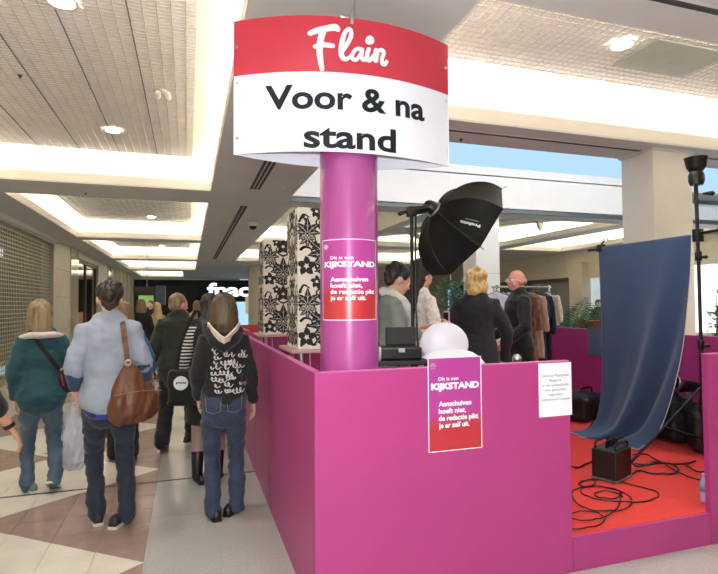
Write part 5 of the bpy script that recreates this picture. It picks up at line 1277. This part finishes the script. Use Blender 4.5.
# 3 person ahead of her, mostly hidden ---------------------------------------------
P = Person('brown-haired person in dark clothes mostly hidden behind the pale blue jumper', (-0.62, 5.75), R(8), 1.56, footL=(-0.09, 0.10, 0, 0), footR=(0.10, -0.12, 0, .5), armR=((.26, -.02, 1.12), (.30, .12, .95)))
P.top('jacket', cloth('petrol_blue', (40, 100, 132)), hem=.84, inf=.03, up=.072, seed=6); P.trousers(C_black, seed=3); P.shoes(S_black); P.hair('bob', H_ltbrown, 3)
# 4 man in the green jacket ------------------------------------------------------
q = onz(166, 447, 0)
P = Person('sandy-haired man in dark green jacket striding away', (q.x+.12, q.y), R(-10), 1.665, footL=(-0.12, -0.24, 0.0, .35), footR=(.12, .20, 0, 0), headyaw=R(-42), lean=R(3),
           armL=((-.25, -.06, 1.10), (-.23, .10, .90)), armR=((.25, .0, 1.10), (.22, .18, .95)), skin_='pink', build=1.08)
P.top('jacket', cloth('dark_green_coat', (33, 40, 31)), hem=.78, inf=.036, flare=.022, up=.078, cuff=.054, wr=.016, seed=7, neck=1.47); P.trousers(C_black, thigh=.105, knee=.080, hem=.082, seed=4); P.shoes(S_black); P.hair('short', H_ash, 4)
# 5 woman with striped sleeves, skirt and boots ---------------------------------------
P = Person('dark-haired woman with striped sleeve, black skirt and tall boots beside hooded woman', (0.17, 4.80), R(-6), 1.62, footL=(-.10, .02, 0, 0), footR=(.08, .03, 0, 0), armL=((-.215, -.05, 1.10), (-.215, .06, .88)), headyaw=R(20))
def stripe_mat():
    m = bpy.data.materials.new('black_white_stripe'); m.use_nodes = True; nt = m.node_tree; n = nt.nodes; l = nt.links
    tc = n.new('ShaderNodeTexCoord'); w_ = n.new('ShaderNodeTexWave'); w_.bands_direction = 'Z'; w_.inputs['Scale'].default_value = 11; w_.inputs['Distortion'].default_value = 1.2
    l.new(tc.outputs['Object'], w_.inputs[0]); cr = n.new('ShaderNodeValToRGB'); cr.color_ramp.interpolation = 'CONSTANT'; cr.color_ramp.elements[0].color = (.01, .01, .012, 1); cr.color_ramp.elements[1].position = .62; cr.color_ramp.elements[1].color = (.62, .60, .56, 1)
    l.new(w_.outputs['Fac'], cr.inputs[0]); l.new(cr.outputs[0], n['Principled BSDF'].inputs['Base Color']); n['Principled BSDF'].inputs['Roughness'].default_value = .85; return m
P.top('black_top', C_black, hem=.90, inf=.016, up=.054, seed=8)
M_str = stripe_mat()
for sd in (-1, 1):
    sh, e, w = P.armpts(sd); obj('striped_sleeve', P.S(G().tube([sh+Vector((-sd*.02, 0, .01)), sh.lerp(e, .3), sh.lerp(e, .7), e, e.lerp(w, .5)], [.066, .064, .060, .056, .050], n=16)), M_str, P.root, True)
P.skirt(C_black, .56, .02)
g = G()
for sd in (-1, 1):
    h, k, a = P.leg(sd); g.tube([h.lerp(k, .8), k, k.lerp(a, .5)], [.064, .062, .060], n=14)
obj('tights', P.S(g), mat('sheer_tights', (166, 142, 134), .6), P.root, True)
P.shoes(S_black, boot=.62); P.hair('long', H_black, 5); P5 = P
bpy.context.view_layer.update()
q = CAM+ray(184, 386)*4.42
hb = thing('tote_bag', 'black tote bag with round white badge beside the hooded woman', 'bag', (q.x, q.y, q.z-.16), R(-10))
me = remesh(G().cbox(-.13, .16, -.05, .05, 0, .30, .03), .012, 4, .012, 8, 1); me.materials.append(C_black); obj('bag_body', me, None, hb)
obj('strap', G().ribbon(smooth_curve([(-.06, .0, .29), (-.02, .02, .55), (.10, .05, .80), (.12, .05, .55), (.10, 0, .29)], 5), .03, .005, (1, .2, 0)), C_black, hb)
bdg = obj('badge', G().tube([(-.012, -.072, .195), (-.012, -.080, .195)], .058, n=28, caps='flat'), mat('badge_white', (222, 224, 226), .5), hb, True, auto=40)
g = G()
for i in range(5): g.add([(-.050+.017*i, -.0815, .188+.004*(i % 2)), (-.038+.017*i, -.0815, .188+.004*(i % 2)), (-.036+.017*i, -.0815, .205), (-.048+.017*i, -.0815, .205)], [(0, 1, 2, 3)])
tag(obj('badge_print', g, M_black, bdg), kind='stuff')
# 6 woman in the printed black hoodie ---------------------------------------------
P = Person('woman in black hoodie with white script print and blue jeans, from behind', (0.25, 4.02), R(-2), 1.605, footL=(-.075, -.04, 0, 0), footR=(.105, .02, 0, 0), footyaw=.15, voxel=.009,
           armL=((-.205, -.02, 1.11), (-.19, .10, .90)), armR=((.215, -.02, 1.10), (.235, .06, .865)), headyaw=R(4))
P.top('hoodie', cloth('black_sweatshirt', (15, 16, 17)), hem=.90, inf=.020, up=.060, cuff=.044, sleeve=.95, seed=9, hood=True, wr=.010)
lin = G().ribbon([P.L(p) for p in ((-.118, -.042, 1.462), (-.085, -.120, 1.428), (-.035, -.172, 1.372), (0, -.188, 1.352), (.035, -.172, 1.372), (.085, -.120, 1.428), (.118, -.042, 1.462))], .105, .012, [(0, -.5, 1), (0, -.7, .8), (0, -.5, 1), (0, -.5, 1), (0, -.5, 1), (0, -.7, .8), (0, -.5, 1)])
obj('hood_lining', P.S(lin), cloth('cream_lining', (214, 202, 190)), P.root)
jn = P.trousers(J_mid, thigh=.091, knee=.065, hem=.063, waist=.97, seed=5, wr=.014); pockets(P, jn, J_mid); P.shoes(S_black); P.hair('bob', H_brown, 6)
bvh = BVHTree.FromPolygons([v.co for v in P.topme.vertices], [tuple(p.vertices) for p in P.topme.polygons]); rr = random.Random(4); g = G(); k_ = P.k
def on_back(x, z):
    h = bvh.ray_cast(Vector((x, -1, z)), Vector((0, 1, 0))); return h[0]+Vector((0, -.0035, 0)) if h[0] else None
def squig(x0, z0, n, w, h):
    pts_ = []; x = x0
    for i in range(n*4+1):
        a = i*math.pi/2; pts_.append((x+w*.45*math.cos(a*1.0+rr.uniform(-.3, .3)), z0+h*(.5+.5*math.sin(a)*rr.uniform(.6, 1.2)))); x += w/4
    pp = [on_back(a, b) for a, b in pts_]
    if all(pp): g.tube(smooth_curve(pp, 3), .0036, n=5)
for r_ in range(7):
    z0 = (1.235-.045*r_)*k_; xa = -.075-.02*(r_ in (3, 4))+rr.uniform(0, .015); xe = (.12, .05, .105, .10, .11, .115, .10)[r_]
    x = xa
    while x < xe: squig(x, z0+rr.uniform(-.012, .012), rr.choice((1, 2, 3)), rr.uniform(.016, .028), rr.uniform(.024, .040)); x += rr.uniform(.045, .070)
for x_, z_ in ((-.085, 1.285), (-.07, 1.262), (.125, 1.27), (-.095, 1.15), (.11, 1.02)): squig(x_, z_*k_, 1, .018, .022)
tag(obj('script_print', g, mat('print_offwhite', (206, 206, 204), .7), P.root, True), kind='stuff')
g = G()
h1 = BVHTree.FromPolygons([v.co for v in P.topme.vertices], [tuple(p.vertices) for p in P.topme.polygons])
# 7 person at the left edge: only an arm with a watch is in view ----------------------
wr_ = CAM+ray(11, 428)*3.15
fa = R(12); Mz = Matrix.Rotation(-fa, 3, 'Z')
base = Vector((wr_.x-0.36, wr_.y-0.08, 0)); lw = Mz @ (wr_-base)
P = Person('person in black short sleeves at left edge, arm with a dark watch', (base.x, base.y), fa, 1.70, armR=((.24, -.06, 1.06), tuple(lw)), skin_='tan', footL=(-.1, .05, 0, 0), footR=(.1, -.05, 0, 0))
P.top('shirt', C_black, hem=.86, inf=.02, up=.070, cuff=.060, sleeve=.74, seed=10); P.trousers(C_black, seed=6); P.shoes(S_black); P.hair('short', H_dark, 7)
sh, e, w = P.armpts(1); d_ = (w-e).normalized(); obj('watch', P.S(G().tube([w-d_*.035, w-d_*.010], .033, n=16, caps='flat')), M_blackp, P.root, True, auto=40)
# 8 the crowd further along the aisle --------------------------------------------------
crowd = [(141, 300.5, 11.5, 1.64, 'bob', H_ltbrown, C_black, 'brown-haired woman in black coat in the distant crowd', 0.2), (151, 300, 14.0, 1.66, 'short', H_dark, C_navy, 'dark-haired person facing back in the distant crowd', 2.8),
         (157, 303, 12.5, 1.58, 'long', H_blond, cloth('beige_coat', (176, 152, 112)), 'person in beige coat in the distant crowd', 0.4), (172, 297, 17.0, 1.72, 'short', H_black, C_black, 'person in black near the far dark shop front', -.2),
         (197, 301, 13.5, 1.62, 'bob', H_ltbrown, cloth('tan_jacket', (160, 134, 98)), 'person in tan jacket ahead of the man in green', 0.1), (112, 304, 15.0, 1.58, 'bob', H_ash, cloth('grey_coat', (110, 112, 112)), 'person in grey coat near left pilasters', 0.0),
         (262, 300, 19.0, 1.66, 'short', H_black, C_navy, 'person in navy far behind the red partition', 1.2)]
for i, (px, py, Y, H_, hs, hm, cm, lb, fc) in enumerate(crowd):
    q = ony(px, py, Y); P = Person(lb, (q.x, Y), fc, H_, voxel=.016, footL=(-.1, .08, 0, 0), footR=(.1, -.08, 0, 0), group='distant shoppers')
    P.top('coat', cm, hem=.70, inf=.034, flare=.02, up=.072, seed=20+i); P.trousers(C_black, seed=i); P.shoes(S_black); P.hair(hs, hm, i)
# ------------------------------------------------------------------ people on the platform
# 9 woman in the grey cardigan
q = CAM+ray(386, 300)*4.15
P = Person('woman in grey cardigan and white scarf looking down, beside the pillar', (q.x, q.y), R(-98), 1.66, z0=PZ, headpitch=R(20), headyaw=R(6), lean=R(6), armR=((.25, .05, 1.12), (.16, .30, 1.16)), armL=((-.23, .08, 1.12), (-.08, .32, 1.18)))
P.top('cardigan', cloth('sage_grey_knit', (122, 132, 126)), hem=.82, inf=.020, up=.060, cuff=.048, sleeve=.80, seed=11); P.trousers(C_black, seed=8); P.shoes(S_black); P.hair('bun', H_black, 8)
g = G(); g.tube([P.L(p) for p in ((-.075, -.02, 1.46), (-.09, .05, 1.42), (-.06, .115, 1.36), (0, .135, 1.30), (.06, .115, 1.36), (.09, .05, 1.42), (.075, -.02, 1.46), (0, -.075, 1.475))], .042, n=12, closed=True)
g.tube([P.L(p) for p in ((.03, .13, 1.34), (.05, .155, 1.22), (.05, .16, 1.08))], [(.05, .025), (.06, .022), (.055, .018)], n=12, hint=(1, 0, 0))
me = remesh(P.S(g), .012, 3, .014, 12, 2); me.materials.append(cloth('white_scarf', (214, 210, 204))); obj('scarf', me, None, P.root)
# 10 woman with long dark hair
q = CAM+ray(419, 300)*4.5
P = Person('woman with long dark hair in white patterned blouse holding a phone', (q.x, q.y), R(-75), 1.70, z0=PZ, headpitch=R(12), armR=((.22, .0, 1.11), (.14, .16, 1.16)), armL=((-.20, .02, 1.10), (-.05, .18, 1.17)))
P.top('blouse', mat('white_pattern_blouse', (220, 212, 208), .8, var=.22, scale=40), hem=.84, inf=.020, up=.060, cuff=.046, sleeve=.8, seed=12); P.trousers(cloth('wine_red', (110, 34, 40)), seed=9); P.shoes(S_black); P.hair('long', H_dark, 9)
bpy.context.view_layer.update(); pp = P.W((.05, .27, 1.22)); ph = thing('phone', 'small pale phone held by the woman with long dark hair', 'phone', pp, R(-75)); obj('case', G().cbox(-.035, .035, -.006, .006, -.06, .06, .004), mat('phone_pale', (206, 196, 190), .3), ph); obj('screen', G().cbox(-.03, .03, -.008, -.005, -.05, .05, .001), M_blackp, ph)
# 11 blonde woman in navy, from behind
q = CAM+ray(476, 300)*4.85
P = Person('blonde woman in dark navy jacket seen from behind on the platform', (q.x, q.y), R(-22), 1.66, z0=PZ, headyaw=R(8), build=1.02, armL=((-.27, .0, 1.11), (-.20, .16, .95)), armR=((.28, -.04, 1.10), (.27, .06, .86)))
P.top('jacket', cloth('navy_wool', (19, 22, 34)), hem=.80, inf=.030, flare=.012, up=.072, seed=13, neck=1.47); P.trousers(C_black, seed=10); P.shoes(S_black); P.hair('wavy', H_blond, 10)
g = G(); P.torso(g, .034, 1.03, 1.075); obj('belt', P.S(g), C_navy, P.root, True)
# 12 bald man in black
q = CAM+ray(518, 300)*5.6
P = Person('bald man with glasses in black jacket in front of the clothes rack', (q.x, q.y), R(74), 1.70, z0=PZ, headyaw=R(14), build=1.0, skin_='pink', armR=((.28, .02, 1.11), (.20, .20, .98)), armL=((-.27, .02, 1.10), (-.22, .18, .96)))
P.top('jacket', C_black, hem=.80, inf=.028, up=.074, seed=14, neck=1.47); P.trousers(C_black, seed=11); P.shoes(S_black)
gl = G()
for sd in (-1, 1):
    c0 = (sd*.033, .112, 1.590); gl.tube([P.HD((c0[0]+.022*math.cos(a), c0[1], c0[2]+.016*math.sin(a))) for a in [i*.5236 for i in range(12)]], .0028, n=5, closed=True)
    gl.tube([P.HD((sd*.056, .110, 1.595)), P.HD((sd*.080, .05, 1.592)), P.HD((sd*.080, -.005, 1.585))], .003, n=5)
obj('glasses', P.S(gl), mat('glasses_pale', (226, 222, 220), .3), P.root, True)
gb = G(); hr = P.headrot(); gb.ball(P.HD((0, -.048, 1.585)), (.070, .052, .05), 14, 10, hr)
me = remesh(P.S(gb), .008, 2, .004, 30); me.materials.append(mat('hair_grey_stubble', (176, 150, 136), .8)); obj('hair', me, None, P.root)
# someone seated far off behind the palms
q = ony(598, 303, 13.0)
P = Person('distant person in dark top and white collar behind the palms', (q.x, 13.0), R(150), 1.62, voxel=.016); P.top('coat', C_black, hem=.72, inf=.03, up=.07, seed=31); P.trousers(C_black, seed=12); P.shoes(S_black); P.hair('short', H_dark, 11)
